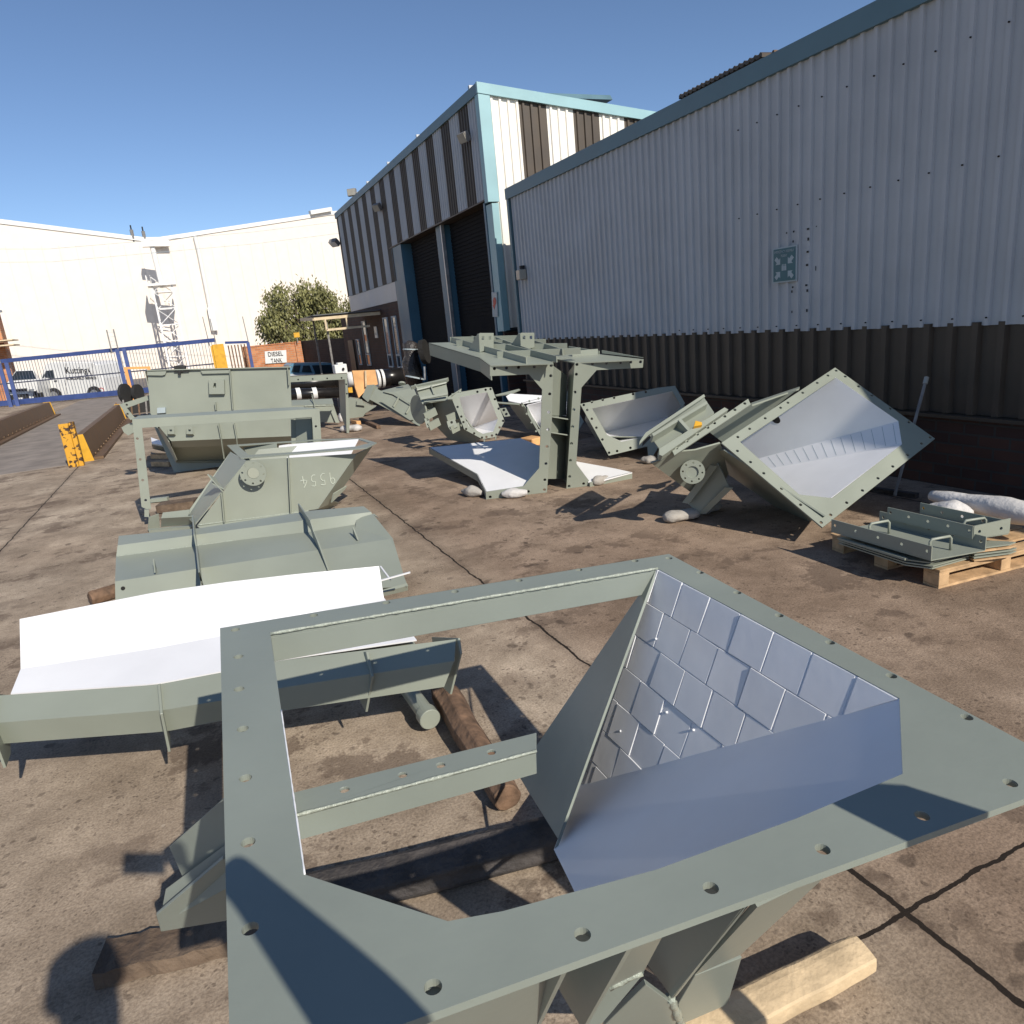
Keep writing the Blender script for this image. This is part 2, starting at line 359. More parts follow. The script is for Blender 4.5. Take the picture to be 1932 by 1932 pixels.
# ================================================================== SETTING
def gz(x, y):
    s = lambda t: 0 if t < 0 else 1 if t > 1 else t*t*(3-2*t)
    return -.72*s((y-13.5)/10)*s((x-.3)/2.6) - .9*s((y-70)/100)
xs = [-600,-200,-80,-40,-20] + [-12+i*1.0 for i in range(11)] + [-1+.5*i for i in range(14)] + [7,9,12,20,40,80,200,600]
ys = [-60,-20,-8,-3] + [0+i*1.0 for i in range(13)] + [13+.75*i for i in range(16)] + [26,30,36,44,60,90,140,250,600,1500]
mb = MB(); mb.v = [V((x, y, gz(x, y))) for y in ys for x in xs]; k = len(xs)
mb.f = [(j*k+i, j*k+i+1, (j+1)*k+i+1, (j+1)*k+i) for j in range(len(ys)-1) for i in range(k-1)]
struct(mb.build('ground', 'ground'))
gA, gB = V((-7.84,37.74,0)), V((-2.99,35.05,0)); gd = (gB-gA).normalized(); gn = V((-gd.y, gd.x, 0))
struct(MB().bx(-4.45,-1.98,13.35,35.0,-.05,.006).build('weighbridge_deck', 'deck'))
mb = MB(); a_, b_ = gA-gd*30+gn*.6, gB+gd*3.6+gn*.6
mb.add([a_+V((0,0,.005)), b_+V((0,0,.005)), b_+gn*20+V((0,0,.005)), a_+gn*20+V((0,0,.005))], [(0,1,2,3)]); struct(mb.build('road', 'road'))

# ---- right-hand workshop
XR = 5.3
r = thing('workshop_building', (XR, 4, 0), 'long workshop with pale grey ribbed upper cladding, dark brown lower cladding and brick plinth', 'building')
MB().bx(XR+.06, 16, -4, 11.36, -.1, 3.5).build('inner_wall', 'brickshade', r)
MB().bx(XR-.02, XR+.058, -4, 11.36, -.1, .545).build('brick_plinth', 'brickY', r)
MB().bx(XR-.075, XR+.05, -4, 11.36, .548, .575).build('sill', 'brownsheet', r)
ribwall(XR, -4, 11.36, .58, 1.26, .19, .036).build('lower_cladding', 'brownsheet', r)
ribwall(XR-.012, -4, 11.30, 1.235, 3.50, .127, .022).build('upper_cladding', 'greysheet', r)
MB().bx(XR-.06, XR+.3, -4, 11.46, 3.49, 3.655).build('fascia', 'fascia', r)
MB().bx(XR-.055, XR+.09, 11.36, 11.44, 1.2, 3.485).build('corner_trim', 'fascia', r)
MB().bx(XR+.3, 16, -4, 11.4, 3.50, 3.60).build('roof', 'roof', r)
mb = MB()
for zz, y0 in ((1.29, 2.6), (2.35, 2.6), (3.15, 2.6)):
    for i in range(18 if zz < 2 else 14):
        y = y0 + i*.254 + .063 + .0*i
        mb.tube([(XR-.036, y, zz), (XR-.047, y, zz)], .006, 6)
mb.build('cladding_screw', 'dark', r)
def vent_roof(x, ya, yb, z, nm):
    t = thing(nm, (x, (ya+yb)/2, z-.3), 'low corrugated roof monitor with timber end showing above the pale workshop fascia', 'roof monitor')
    MB().bx(x+.1, x+1.5, ya+.05, yb-.05, 3.6, z-.1).build('monitor_wall', 'brownsheet', t)
    mb = MB(); y = ya; pts = []
    while y < yb: pts += [(y, 0), (y+.03, .02), (y+.06, 0)]; y += .09
    k = len(pts); vs = [(x-.05, a, z-.06+b) for a, b in pts] + [(x+1.7, a, z+.02+b) for a, b in pts] + [(x-.05, a, z-.10+b) for a, b in pts] + [(x+1.7, a, z-.02+b) for a, b in pts]
    fs = [f for i in range(k-1) for f in ((i,i+1,k+i+1,k+i), (2*k+i,3*k+i,3*k+i+1,2*k+i+1), (i,2*k+i,2*k+i+1,i+1), (k+i,k+i+1,3*k+i+1,3*k+i))]
    fs += [(0,k,3*k,2*k), (k-1,3*k-1,4*k-1,2*k-1)]
    mb.add(vs, fs).build('monitor_roof', 'brownsheet', t)
    MB().bx(x+.1, x+1.6, ya-.04, ya-.005, z-.15, z-.03).build('barge_board', 'oldwood', t)
vent_roof(6.9, 7.35, 8.95, 4.40, 'roof_monitor')
# assembly point sign
s0, s1, s2, s3 = [PX('j', x, y, XR-.05) for x, y in [(665,1137),(790,1120),(788,1298),(665,1318)]]
sg = thing('assembly_point_sign', (s0+s2)/2, 'green emergency assembly point sign fixed to pale ribbed cladding', 'sign')
yc, zc, hw, hh = (s0.y+s1.y)/2, (s0.z+s2.z)/2, abs(s0.y-s1.y)/2, (s0.z-s2.z)/2
MB().bx(XR-.048, XR-.04, yc-hw, yc+hw, zc-hh, zc+hh).build('sign_board', 'signpale', sg)
MB().bx(XR-.052, XR-.0485, yc-hw*.88, yc+hw*.88, zc-hh*.92, zc+hh*.92).build('sign_face', 'signgreen', sg)
AY, AZ = V((0,-1,0)), V((0,0,1))
text('lettering', 'EMERGENCY ASSEMBLY', (XR-.0525, yc, zc+hh*.74), AY, AZ, hh*.20, 'signpale', sg, .0012, fit=hw*1.6)
text('lettering', 'POINT', (XR-.0525, yc, zc+hh*.50), AY, AZ, hh*.20, 'signpale', sg, .0012, fit=hw*.5)
for sx in (-1, 1):
    for szz, zo in ((1, .22), (-1, -.56)):
        c = V((XR-.0535, yc-sx*hw*.5, zc+hh*zo)); d = V((0, sx, -szz)).normalized(); e = V((0, -d.z, d.y))
        L_ = hw*.27
        pts = [c+d*L_, c+e*L_, c+e*L_*.45, c+e*L_*.45-d*L_, c-e*L_*.45-d*L_, c-e*L_*.45, c-e*L_]
        plate('arrow', pts, .001, sg, 'signpale', bevel=0, away=V((0,yc,zc)))
for i in (-1, 0, 1):
    c = V((XR-.0535, yc+i*hw*.13, zc-hh*.14)); mb = MB()
    mb.bx(c.x-.0005, c.x+.0005, c.y-hw*.055, c.y+hw*.055, c.z-hh*.19, c.z+hh*.08).tube([c+V((-.0005,0,hh*.13)), c+V((.0005,0,hh*.13))], hh*.045, 10)
    mb.build('pictogram_figure', 'signpale', sg)
random.seed(3)                          # old adhesive marks beside the sign
for (x, y, a, b) in [(737,1057,4,5),(773,1050,6,6),(770,1100,5,7),(845,1037,8,6),(846,1088,6,9),(843,1152,8,6),(840,1218,8,7),(836,1320,8,6),(841,1347,6,8),(884,1235,3,14),(768,1330,6,6),(764,1352,5,8),(764,1454,4,8),(839,1447,5,9),(887,1024,3,4)]:
    p = PX('j', x, y, XR-.0385); MB().bx(p.x, p.x+.001, p.y-a*.0016, p.y+a*.0016, p.z-b*.0014, p.z+b*.0014).build('adhesive_mark', 'rubber', r)
t = thing('wall_lamp', (XR-.05, 11.03, 2.28), 'small beige box lamp at the far end of the pale workshop wall', 'lamp')
MB().bx(XR-.16, XR-.03, 10.95, 11.09, 2.2, 2.36).build('lamp_housing', 'lens', t, bevel=.01)
MB().bx(XR-.10, XR-.04, 10.98, 11.06, 2.36, 2.42).build('lamp_bracket', 'rubber', t)
t = thing('leaning_pole', G('f', 1320, 830, .02), 'grey steel pole with rusty top leaning against the dark wall', 'pole')
p0 = G('f', 1318, 835, .02); p1 = V((XR-.11, 0, 0)); p1 = PX('f', 1465, 292, XR-.12)
MB().tube([p0, p1], .012, 10).build('pole_shaft', 'fitting', t); MB().tube([p1-(p1-p0).normalized()*.02, p1+(p1-p0).normalized()*.035], .018, 10).build('pole_cap', 'lens', t)
t = tag(MB().bar(G('f', 1190, 800, .02), G('f', 1425, 835, .02), .05, .035).build('timber_batten', 'darkwood'), 'grey timber batten lying on the shaded concrete below the leaning pole', 'timber')

# ---- striped warehouse
XS, YG, YF = 5.37, 12.43, 25.2
r = thing('striped_warehouse', (XS, 18, 0), 'tall warehouse clad in black and white vertical stripes with light blue trim', 'building')
gzt = lambda x: 5.50 - .11*(x-5.37)
mb = MB(); mb.add([(XS+.06,YG+.05,-1),(22,YG+.05,-1),(22,YF,-1),(XS+.06,YF,-1),(XS+.06,YG+.05,5.4),(22,YG+.05,5.4-.11*16.6),(22,YF,5.4-.11*16.6),(XS+.06,YF,5.4)],
       [(0,1,5,4),(1,2,6,5),(2,3,7,6),(4,5,6,7)]); mb.build('roof', 'roof', r)
y = YG+.06; i = 0
while y < YF-.05:
    y2 = min(y+.5, YF); over = y2 <= 19.25
    z0 = 3.70 if over else 2.85
    if y < 19.25 < y2: z0 = 2.85
    ribwall(XS+(.003 if i % 2 else 0), y, y2-.002, z0, 5.34, .125, .02).build('front_cladding', 'greysheet' if i % 2 == 0 else 'brownsheet', r)
    y = y2; i += 1
x = 5.50; i = 0
while x < 15:
    x2 = x+(.60 if i == 0 else .54)
    ribwall(YG-.0+(.003 if i % 2 else 0), x, x2-.002, 1.45, lambda q: gzt(q)-.16, .16, .03, axis='X').build('gable_cladding', 'lightsheet' if i % 2 == 0 else 'brownsheet', r)
    x = x2; i += 1
MB().bx(XS-.05, XS+.05, YG-.06, YF+.06, 5.335, 5.50).build('fascia', 'fascia', r)
mb = MB(); mb.add([(XS-.055,YG-.075,5.505),(16,YG-.075,5.505-.11*10.63),(16,YG-.075,5.335-.11*10.63),(XS-.055,YG-.075,5.335),(XS-.055,YG-.015,5.505),(16,YG-.015,5.505-.11*10.63),(16,YG-.015,5.335-.11*10.63),(XS-.055,YG-.015,5.335)],
       [(0,1,2,3),(4,7,6,5),(0,4,5,1),(3,2,6,7),(0,3,7,4),(1,5,6,2)]); mb.build('gable_fascia', 'fascialite', r)
MB().bx(XS-.045, 5.54, YG-.06, YG-.005, 3.62, 5.33).bx(XS-.045, XS-.0, YG-.004, YG+.10, 3.62, 5.33).build('corner_trim', 'fascialite', r)
MB().bx(XS+.03, 5.53, YG-.035, YG+.24, 1.40, 3.60).build('corner_column', 'fascialite', r)
MB().bx(XS+.02, XS+.5, YG+.26, YG+.34, .0, 3.66).build('door_column', 'bluedoor', r)
MB().bx(XS+.04, 12, YG-.02, YG+.04, -.2, 1.40).build('brick_plinth', 'brickY', r)
MB().bx(5.45, 12, YG-.05, YG-.03, 1.385, 1.41).build('sill', 'dark', r)
for ya, yb in ((12.80, 15.28), (15.72, 18.2)):
    mb = MB(); z = -.75
    while z < 3.68:
        mb.bx(XS+.27-.012, XS+.29, ya, yb, z, z+.055).bx(XS+.27, XS+.29, ya, yb, z+.055, z+.075); z += .075
    d = mb.build('roller_door', 'shutter', r)
    MB().bx(XS+.22, XS+.30, ya, yb, -.8, -.72).build('bottom_rail', 'rubber', d)
MB().bx(XS+.05, XS+.12, 15.26, 15.31, -.8, 3.68).build('door_guide', 'steel', r)
MB().bx(XS+.08, XS+.5, 15.32, 15.7, -.8, 3.68).build('door_column', 'bluedoor', r)
MB().bx(XS-.0, XS+.46, 18.25, 19.2, -.8, 3.66).build('door_column', 'bluedoor', r)
MB().bx(XS+.45, XS+.6, YG+.3, 19.3, -1, 3.72).build('inner_wall', 'dark', r)
MB().bx(XS-.02, XS+.5, YG+.1, 19.25, 3.67, 3.695).build('lintel', 'brownsheet', r)
MB().bx(XS+.01, XS+.05, 19.25, YF, 2.36, 2.845).build('panel_band', 'greysheet', r)
MB().bx(XS+.02, XS+.3, 19.22, 27.2, -1, 2.355).build('brick_wall', 'brickY', r)
for ya, yb, za, zb_ in ((20.55,20.95,.62,1.95),(19.62,19.98,.62,1.95),(23.3,23.75,.62,1.95),(24.6,24.95,.62,1.4)):
    f = MB().bx(XS-.02,XS+.018,ya-.04,ya,za,zb_).bx(XS-.02,XS+.018,yb,yb+.04,za,zb_).bx(XS-.02,XS+.018,ya-.04,yb+.04,za-.04,za).bx(XS-.02,XS+.018,ya,yb,za+.3,za+.34).bx(XS-.02,XS+.018,ya-.04,yb+.04,zb_,zb_+.04).build('window', 'signpale', r)
    MB().bx(XS+.0,XS+.012,ya,yb,za,zb_).build('pane', 'glass', f)
f = MB().bx(XS-.03,XS+.015,25.5,26.3,-.9,1.42).build('door', 'brownsheet', r); MB().bx(XS-.06,XS-.03,25.56,25.6,.2,.3).build('handle', 'steel', f)
for i, yy in enumerate((13.25, 16.45, 18.95, 21.2)):
    t = thing('roof_vent', (XS+.6, yy, 5.5), 'grey hooded roof vent on the striped warehouse eave, %s' % ('nearest the sunlit corner','second from the sunlit corner','third from the sunlit corner','farthest back beside the roof floodlight')[i], 'roof vent', 'roof vents along the striped warehouse')
    mb = MB(); pr = [(yy-.30,5.50),(yy-.22,5.60),(yy+.12,5.60),(yy+.40,5.50)]; vs = [(X_, a, b-.03) for X_ in (XS+.06, XS+3) for a, b in pr]
    mb.add(vs, [(0,1,2,3),(7,6,5,4),(0,4,5,1),(1,5,6,2),(2,6,7,3),(3,7,4,0)]).build('vent_hood', 'fascia', t)
    MB().bx(XS+.05, XS+.35, yy-.30, yy-.24, 5.5, 5.63).build('vent_flap', 'steel', t)
def flood(p, lab, az=0, dn=.5, s=1, m='lens'):
    t = thing('floodlight', p, lab, 'floodlight', 'floodlights on the striped warehouse')
    d = V((-math.cos(dn)*math.cos(az), -math.cos(dn)*math.sin(az), -math.sin(dn))); sd = d.cross(V((0,0,1))).normalized(); u = sd.cross(d)
    c = V(p) + V((-.14*s,0,0))
    MB().box(c, d*.06*s, sd*.13*s, u*.10*s).box(c-d*.075*s, d*.03*s, sd*.09*s, u*.07*s).build('lamp_housing', 'fitting', t, bevel=.008)
    MB().box(c+d*.065*s, d*.006, sd*.115*s, u*.085*s).build('lamp_glass', m, t)
    MB().bar(V(p)+V((.02,0,0)), c, .04, .02).build('lamp_bracket', 'steel', t)
flood((XS-.01, 12.99, 4.80), 'beige floodlight on the front cladding by the sunlit corner', .3, .45, .85)
flood((XS-.01, 19.45, 4.72), 'round floodlight halfway along the striped front', .5, .5, .9)
flood((XS-.01, 25.3, 4.60), 'tilted floodlight low at the far corner of the striped front', .6, .9, 1.2, 'signwhite')
flood((XS+.1, 22.4, 5.62), 'floodlight standing above the roof edge of striped warehouse', .9, .0, 1.0, 'lens')
t = thing('arrow_sign', (XS-.01, YG+.3, 1.9), 'faded white sign with red down arrow on the blue door column', 'sign')
a, b, c_, d_ = [PX('d', x, y, XS+.01) for x, y in [(1207,1575),(1245,1575),(1252,1748),(1216,1748)]]
plate('sign_board', [a, b, c_, d_], .006, t, 'signpale', bevel=0)
cc = lerp(c_, d_, .5)+V((-.004,0,.22)); wv = V((0,-.06,0)); up = V((0,0,.07))
plate('arrow', [cc-up*1.3, cc+wv*1.1-up*.1, cc+wv*.45-up*.1, cc+wv*.45+up*1.2, cc-wv*.45+up*1.2, cc-wv*.45-up*.1, cc-wv*1.1-up*.1], .003, t, 'red', bevel=0)
cc2 = lerp(a, b, .5)+V((-.006,0,-.16)); MB().tube([cc2, cc2+V((.002,0,0))], .07, 16).build('emblem', 'red', t)
t = thing('wall_notice', (XS, 22.05, 1.6), 'small white notice on the brown brick office wall between windows', 'notice'); p = PX('c', 1245, 487, XS)
MB().bx(XS-.01, XS+.01, p.y-.16, p.y+.16, p.z-.18, p.z+.16).build('notice_board', 'signwhite', t); MB().bx(XS-.013, XS-.0105, p.y-.1, p.y+.1, p.z-.1, p.z-.02).build('notice_print', 'signpale', t)
# canopy
t = thing('door_canopy', (4.4, 22, 2), 'flat timber canopy with cream edges projecting from the brick office', 'canopy')
P = lambda x, y, yy: PY('c', x, y, yy)
a, b, c_, d_ = P(637,395,23.5), P(1155,312,23.5), V((5.36,20.2,2.25)), P(800,392,20.8)
MB().bar((3.45,23.6,2.2),(5.36,23.6,2.2),.08,.06).bar((3.45,21.2,2.13),(5.36,21.2,2.13),.06,.09).bar((3.45,21.2,2.13),(3.45,23.6,2.2),.06,.09).build('roof_beam', 'cream', t)
MB().bx(3.43,5.36,21.1,23.7,2.21,2.235).build('canopy_roof', 'roof', t)
MB().bar((3.75,21.15,1.80),(5.0,21.15,1.80),.05,.06).bar((3.75,21.15,1.8),(3.75,21.15,2.1),.05,.05).bar((4.35,21.15,1.8),(4.35,21.15,2.1),.04,.04).build('canopy_frame', 'cream', t)
for yy in (21.3, 23.5): MB().bar((3.8, yy, -.8), (3.8, yy, 2.2), .05, .05).build('post', 'fitting', t)

# ---- white warehouse far behind
wp = V((-.595,60,0)); wd = V((.965,.263,0)); wn = V((wd.y,-wd.x,0))
r = thing('white_warehouse', wp, 'huge white sheeted warehouse with a valley gutter between two gables', 'building')
WQ = lambda s, z, o=0: wp + wd*s + wn*o + V((0,0,z))
top = [(-40,14.9),(-.6,9.45),(.4,9.45),(13.9,11.35),(15,11.45),(34,9)]
for nm, pts in (('gable_wall', [(-40,-2)]+top[:2]+[(-.1,9.4),(-.1,-2)]), ('gable_wall', [(-.09,-2),(-.09,9.4)]+top[2:]+[(34,-2)])):
    MB().plate([WQ(s,z) for s,z in pts], 20).build(nm, 'white', r)
mb = MB()
for (s0_,z0_),(s1_,z1_) in zip(top[:-1], top[1:]): mb.bar(WQ(s0_,z0_+.1,.03), WQ(s1_,z1_+.1,.03), .10, .28)
mb.build('barge_flashing', 'signwhite', r)
mb = MB()
for s in range(-36, 33): mb.bar(WQ(s*1.0,-1,.03), WQ(s*1.0, 9.2,.03), .06, .03)
mb.build('sheet_rib', 'white', r)
MB().tube([WQ(2.9,9.7,.2), WQ(2.95,8.6,.2), WQ(2.95,2.9,.2)], .14, 8).bar(WQ(2.95,4.6,.3), WQ(2.95,2.9,.3), .45, .3).build('downpipe', 'signwhite', r)
MB().bar(WQ(-.2,9.2,.4), WQ(.9,9.2,.4), .5, .4).build('gutter_box', 'signwhite', r)
MB().bar(WQ(12.3,11.45,.2), WQ(14.2,11.75,.2), .4, .3).build('ridge_cap', 'signwhite', r)
for dx, h in ((-1.3, 10.5), (-.55, 10.4)):
    t = thing('roof_antenna', WQ(dx,9.5), 'short dark antenna on the valley of the white warehouse, %s of the pair' % ('left' if dx < -1 else 'right'), 'antenna', 'antennas on the white warehouse')
    MB().tube([WQ(dx,9.4), WQ(dx,h)], .05, 6).build('mast', 'rubber', t); MB().tube([WQ(dx,9.6), WQ(dx,h-.3)], .12, 6).build('antenna_body', 'fitting', t)
# lattice tower
tc_ = V((-.62, 57.2, 0)); hw_ = .62
t = thing('lattice_tower', tc_, 'white steel lattice tower with a service pole standing before the warehouse', 'tower')
cor = lambda i, z: tc_ + V((hw_*(1 if i in (1,2) else -1), hw_*(1 if i > 1 else -1), z)) 
mb = MB()
for i in range(4): mb.bar(cor(i,-.5), cor(i,6.1), .10, .10)
mb.build('leg', 'towersteel', t); mb = MB(); z = 0.2; j = 0
while z < 5.8:
    for i in range(4):
        mb.bar(cor(i, z), cor((i+1)%4, z), .05, .05); mb.bar(cor(i, z if j % 2 else z+1.1), cor((i+1)%4, z+1.1 if j % 2 else z), .045, .045)
    z += 1.1; j += 1
mb.build('bracing', 'towersteel', t)
MB().bx(tc_.x-.9, tc_.x+.9, tc_.y-.9, tc_.y+.9, 6.1, 6.25).bx(tc_.x-.9, tc_.x-.84, tc_.y-.9, tc_.y+.9, 6.25, 6.8).bx(tc_.x+.84, tc_.x+.9, tc_.y-.9, tc_.y+.9, 6.25, 6.8).build('platform', 'towersteel', t)
MB().tube([tc_+V((0,0,6)), tc_+V((-.1,0,9.0))], .17, 8).bx(tc_.x-.7,tc_.x+.5,tc_.y-.3,tc_.y+.3,8.7,9.1).build('pole', 'towersteel', t)
for i, zz in enumerate((7.6, 8.3)):
    t = tag(MB().tube([V((-30,50,zz+.8)), V((-6,50,zz-.35)), V((5.2,50,zz+.1)), V((20,50,zz+1.2))], .012, 5).build('power_line', 'signpale'), ('lower' if i == 0 else 'upper')+' overhead cable crossing before the white warehouse', 'cable', 'overhead cables')
# ---- gate
t = thing('sliding_gate', gA, 'long blue steel sliding gate with thin vertical bars', 'gate')
GL = lambda s, z, o=0: gA + gd*s + gn*o + V((0,0,z))
s1_ = 10.3
MB().bar(GL(-6,1.93), GL(s1_,1.93), .08, .16).bar(GL(-6,.16), GL(s1_,.16), .10, .22).build('gate_frame', 'gateblue', t)
MB().bar(GL(-6,.98), GL(s1_,.98), .03, .05).build('mid_rail', 'gatedark', t)
mb = MB(); s = -5.95
while s < s1_: mb.bar(GL(s,.2), GL(s,1.9), .018, .018); s += .14
mb.build('picket_panel', 'gatedark', t)
for nm, s, lab in (('gate_post',.78,'blue double gate post standing in front of the white pickup'),('gate_post',6.15,'blue double gate post near the orange frame')):
    t = thing(nm, GL(s,0,-.3), lab, 'gate post', 'blue gate posts')
    for k in (0, 1): MB().bx(GL(s,0).x-.19+k*.26, GL(s,0).x-.05+k*.26, GL(s,0).y-.45, GL(s,0).y-.3, 0, 1.95 if s > 1 else 1.85).build('post', 'gateblue', t)
    MB().bar(GL(s-.16,1.8,-.4), GL(s-.16,2.75,-.4), .05, .05).bar(GL(s+.14,1.8,-.4), GL(s+.14,2.75,-.4), .05, .05).build('fence_bracket', 'fitting', t)
    mb = MB()
    for zz in (2.1,2.28,2.46,2.64): mb.bar(GL(s-.1,zz,-.4), GL(s+.1,zz,-.4), .03, .03)
    mb.build('insulator', 'signwhite', t)
t = thing('gate_motor_post', GL(10.35,0), 'yellow boxed steel post at the right end of the blue gate', 'post')
MB().bx(*(GL(10.4,0).x-.22, GL(10.4,0).x+.22), GL(10.4,0).y-.3, GL(10.4,0).y-.05, -.2, 1.75).build('post', 'yellow', t, bevel=.01)
p = GL(10.4,0); MB().bx(p.x-.29, p.x-.23, p.y-.28, p.y-.1, .1, 1.7).build('guide_roller', 'yellow', t)
t = thing('side_gate', GL(11.2,0), 'short blue gate panel with brown bars beside the diesel tank wall', 'gate')
MB().bar(GL(10.75,1.78), GL(11.72,1.72), .06, .1).bar(GL(11.72,-.3), GL(11.72,1.72), .12, .12).build('gate_frame', 'gateblue', t)
mb = MB()
for i in range(6): mb.bar(GL(10.85+.14*i,-.2), GL(10.85+.14*i,1.66), .05, .04)
mb.build('picket_panel', 'oldwood', t)
for s, h in ((10.0,2.9),(10.3,2.8),(11.7,2.75)):
    tag(MB().bar(GL(s,1.7,.1), GL(s-.05,h,.1), .035, .035).build('fence_standard', 'fitting'), {10.0:'leftmost thin black electric fence standard above the gate end', 10.3:'middle thin black electric fence standard behind the yellow post', 11.7:'lone thin black electric fence standard at the end of the diesel wall'}[s], 'fence post', 'electric fence standards')
# ---- diesel wall, return wall darkened in colour for its shade
t = thing('brick_wall', (3.4, 33.2, -1), 'sunlit orange brick yard wall carrying the diesel tank sign', 'wall')
MB().bx(2.2, 4.62, 33.05, 33.28, -1.2, 1.50).build('masonry', 'brickX', t); MB().bx(4.40, 4.66, 32.98, 33.04, -1.2, 1.56).build('pier', 'brickX', t)
MB().bx(2.2, 4.62, 33.02, 33.30, 1.503, 1.55).build('coping', 'brickX', t)
t = thing('brick_wall', (5, 30, -1), 'brick yard wall with its shade put into the brick colour, running to the brick office', 'wall')
MB().plate([(4.67,33.2,-1.2),(4.67,33.2,1.55),(5.9,27.3,1.50),(5.9,27.3,-1.2)], .23).build('masonry', 'brickshade', t)
t = thing('diesel_tank_sign', PY('c',400,700,33), 'white board reading diesel tank on the orange brick wall', 'sign')
a, b, c_, d_ = [PY('c', x, y, 32.99) for x, y in [(305,652),(487,640),(492,745),(312,756)]]
plate('sign_board', [a,b,c_,d_], .03, t, 'signwhite', bevel=0)
ax = (b-a).normalized(); ay = V((0,0,1)); cc = (a+b+c_+d_)/4
text('lettering', 'DIESEL', cc+V((0,-.02,.12)), ax, ay, .26, 'signtext', t, .008, fit=.62); text('lettering', 'TANK', cc+V((0,-.02,-.16)), ax, ay, .26, 'signtext', t, .008, fit=.46)
p = PY('c', 575, 513, 32.8); t = thing('yellow_sign', p, 'small bright yellow plate on a stem above the brick wall', 'sign')
MB().bx(p.x-.12,p.x+.12,p.y-.03,p.y,p.z-.1,p.z+.1).build('sign_board', 'yellow', t); MB().bar(p+V((0,.01,-.1)), V((p.x,p.y+.01,1.5)), .04, .03).build('sign_stem', 'fitting', t)
# ---- tree
t = thing('pepper_tree', (5.4, 37.5, -1), 'bushy green pepper tree leaning over the brick wall', 'tree')
mb = MB(); lim = []
base = V((5.6,37.5,-1))
for k in range(9):
    e = V((3.9+.42*k, 37+random.uniform(-1,1), 2.6+1.0*math.sin(k*.5)+random.uniform(-.2,.4))); mid = base + (e-base)*.5 + V((0,0,.35)); mb.tube([base+V((random.uniform(-.1,.1),0,0)), mid, e], [.16,.08,.025], 7); lim.append((mid, e))
mb.build('trunk', 'bark', t)
def leafmat(nm, c):
    return mat(nm, c, .6, .45, 1.6)
M['leafA'] = leafmat('leaf_green', (.19,.185,.07)); M['leafB'] = leafmat('leaf_pale', (.20,.20,.07))
for nm, mm, cnt in (('foliage','leafA',15000),('foliage','leafB',6500)):
    mb = MB(); vs = []; fs = []
    cl = [V((random.uniform(3.75,8.2), random.uniform(36.3,38.8), 0)) for _ in range(95)]
    for c in cl: 
        hi = 3.3 + .75*math.sin((c.x-3.3)*.9) + (.5 if c.x > 5.6 else 0) - (.9 if c.x < 4.2 else 0); c.z = random.uniform(1.0 if c.x > 4.6 else 2.0, hi); 
    for _ in range(cnt):
        c = random.choice(cl); rr = .36; p = c + V((random.gauss(0,rr*.55), random.gauss(0,rr*.6), random.gauss(0,rr*.6)))
        if random.random() < .3: p.z -= abs(random.gauss(0,.35))
        s_ = random.uniform(.045,.095); d = V((random.gauss(0,.6), random.gauss(0,.6), -1)).normalized(); e = d.orthogonal().normalized()
        e.rotate(Matrix.Rotation(random.uniform(0,6.3), 3, d)); i0 = len(vs)
        vs += [p, p+d*s_*1.2+e*s_*.5, p+d*s_*2.4, p+d*s_*1.2-e*s_*.5]; fs.append((i0,i0+1,i0+2,i0+3))
    mb.v = vs; mb.f = fs; o = mb.build(nm, mm, t)
# ---- far left brick building
t = thing('brick_building', (-10.5,41,0), 'orange brick building cut off by the left picture edge behind the gate', 'building')
p = PY('b', 100, 600, 42); MB().bx(p.x-6, p.x-.1, 42, 42.9, -.3, 4.25).build('wall', 'brickX', t); MB().bx(p.x-6.1,p.x+0,41.9,43.0,4.26,4.36).build('roof', 'signpale', t)
f = MB().bx(p.x-2.2,p.x-.8,41.95,41.99,2.6,3.6).build('window', 'signwhite', t); MB().bx(p.x-2.1,p.x-.9,41.93,41.949,2.7,3.5).build('pane','glass',f)
q = PY('b', 200, 620, 41); MB().bx(q.x-3,q.x,40.5,41.9,2.62,2.68).bx(q.x-3,q.x,40.5,41.9,2.85,2.9).build('awning', 'cream', t)

# ================================================================== OBJECTS IN THE YARD
UPZ = V((0,0,1))
def seam(name, pts, r, parent, m='weld'):
    """a slightly beaded weld line"""
    out = []
    for a, b in zip(pts[:-1], pts[1:]):
        a, b = V(a), V(b); n = max(3, int((b-a).length/.012)); out += [lerp(a, b, i/n) for i in range(n)]
    out.append(V(pts[-1])); rs = [r*random.uniform(.7, 1.25) for _ in out]
    return MB().tube(out, rs, 6).build(name, m, parent, smooth=True)
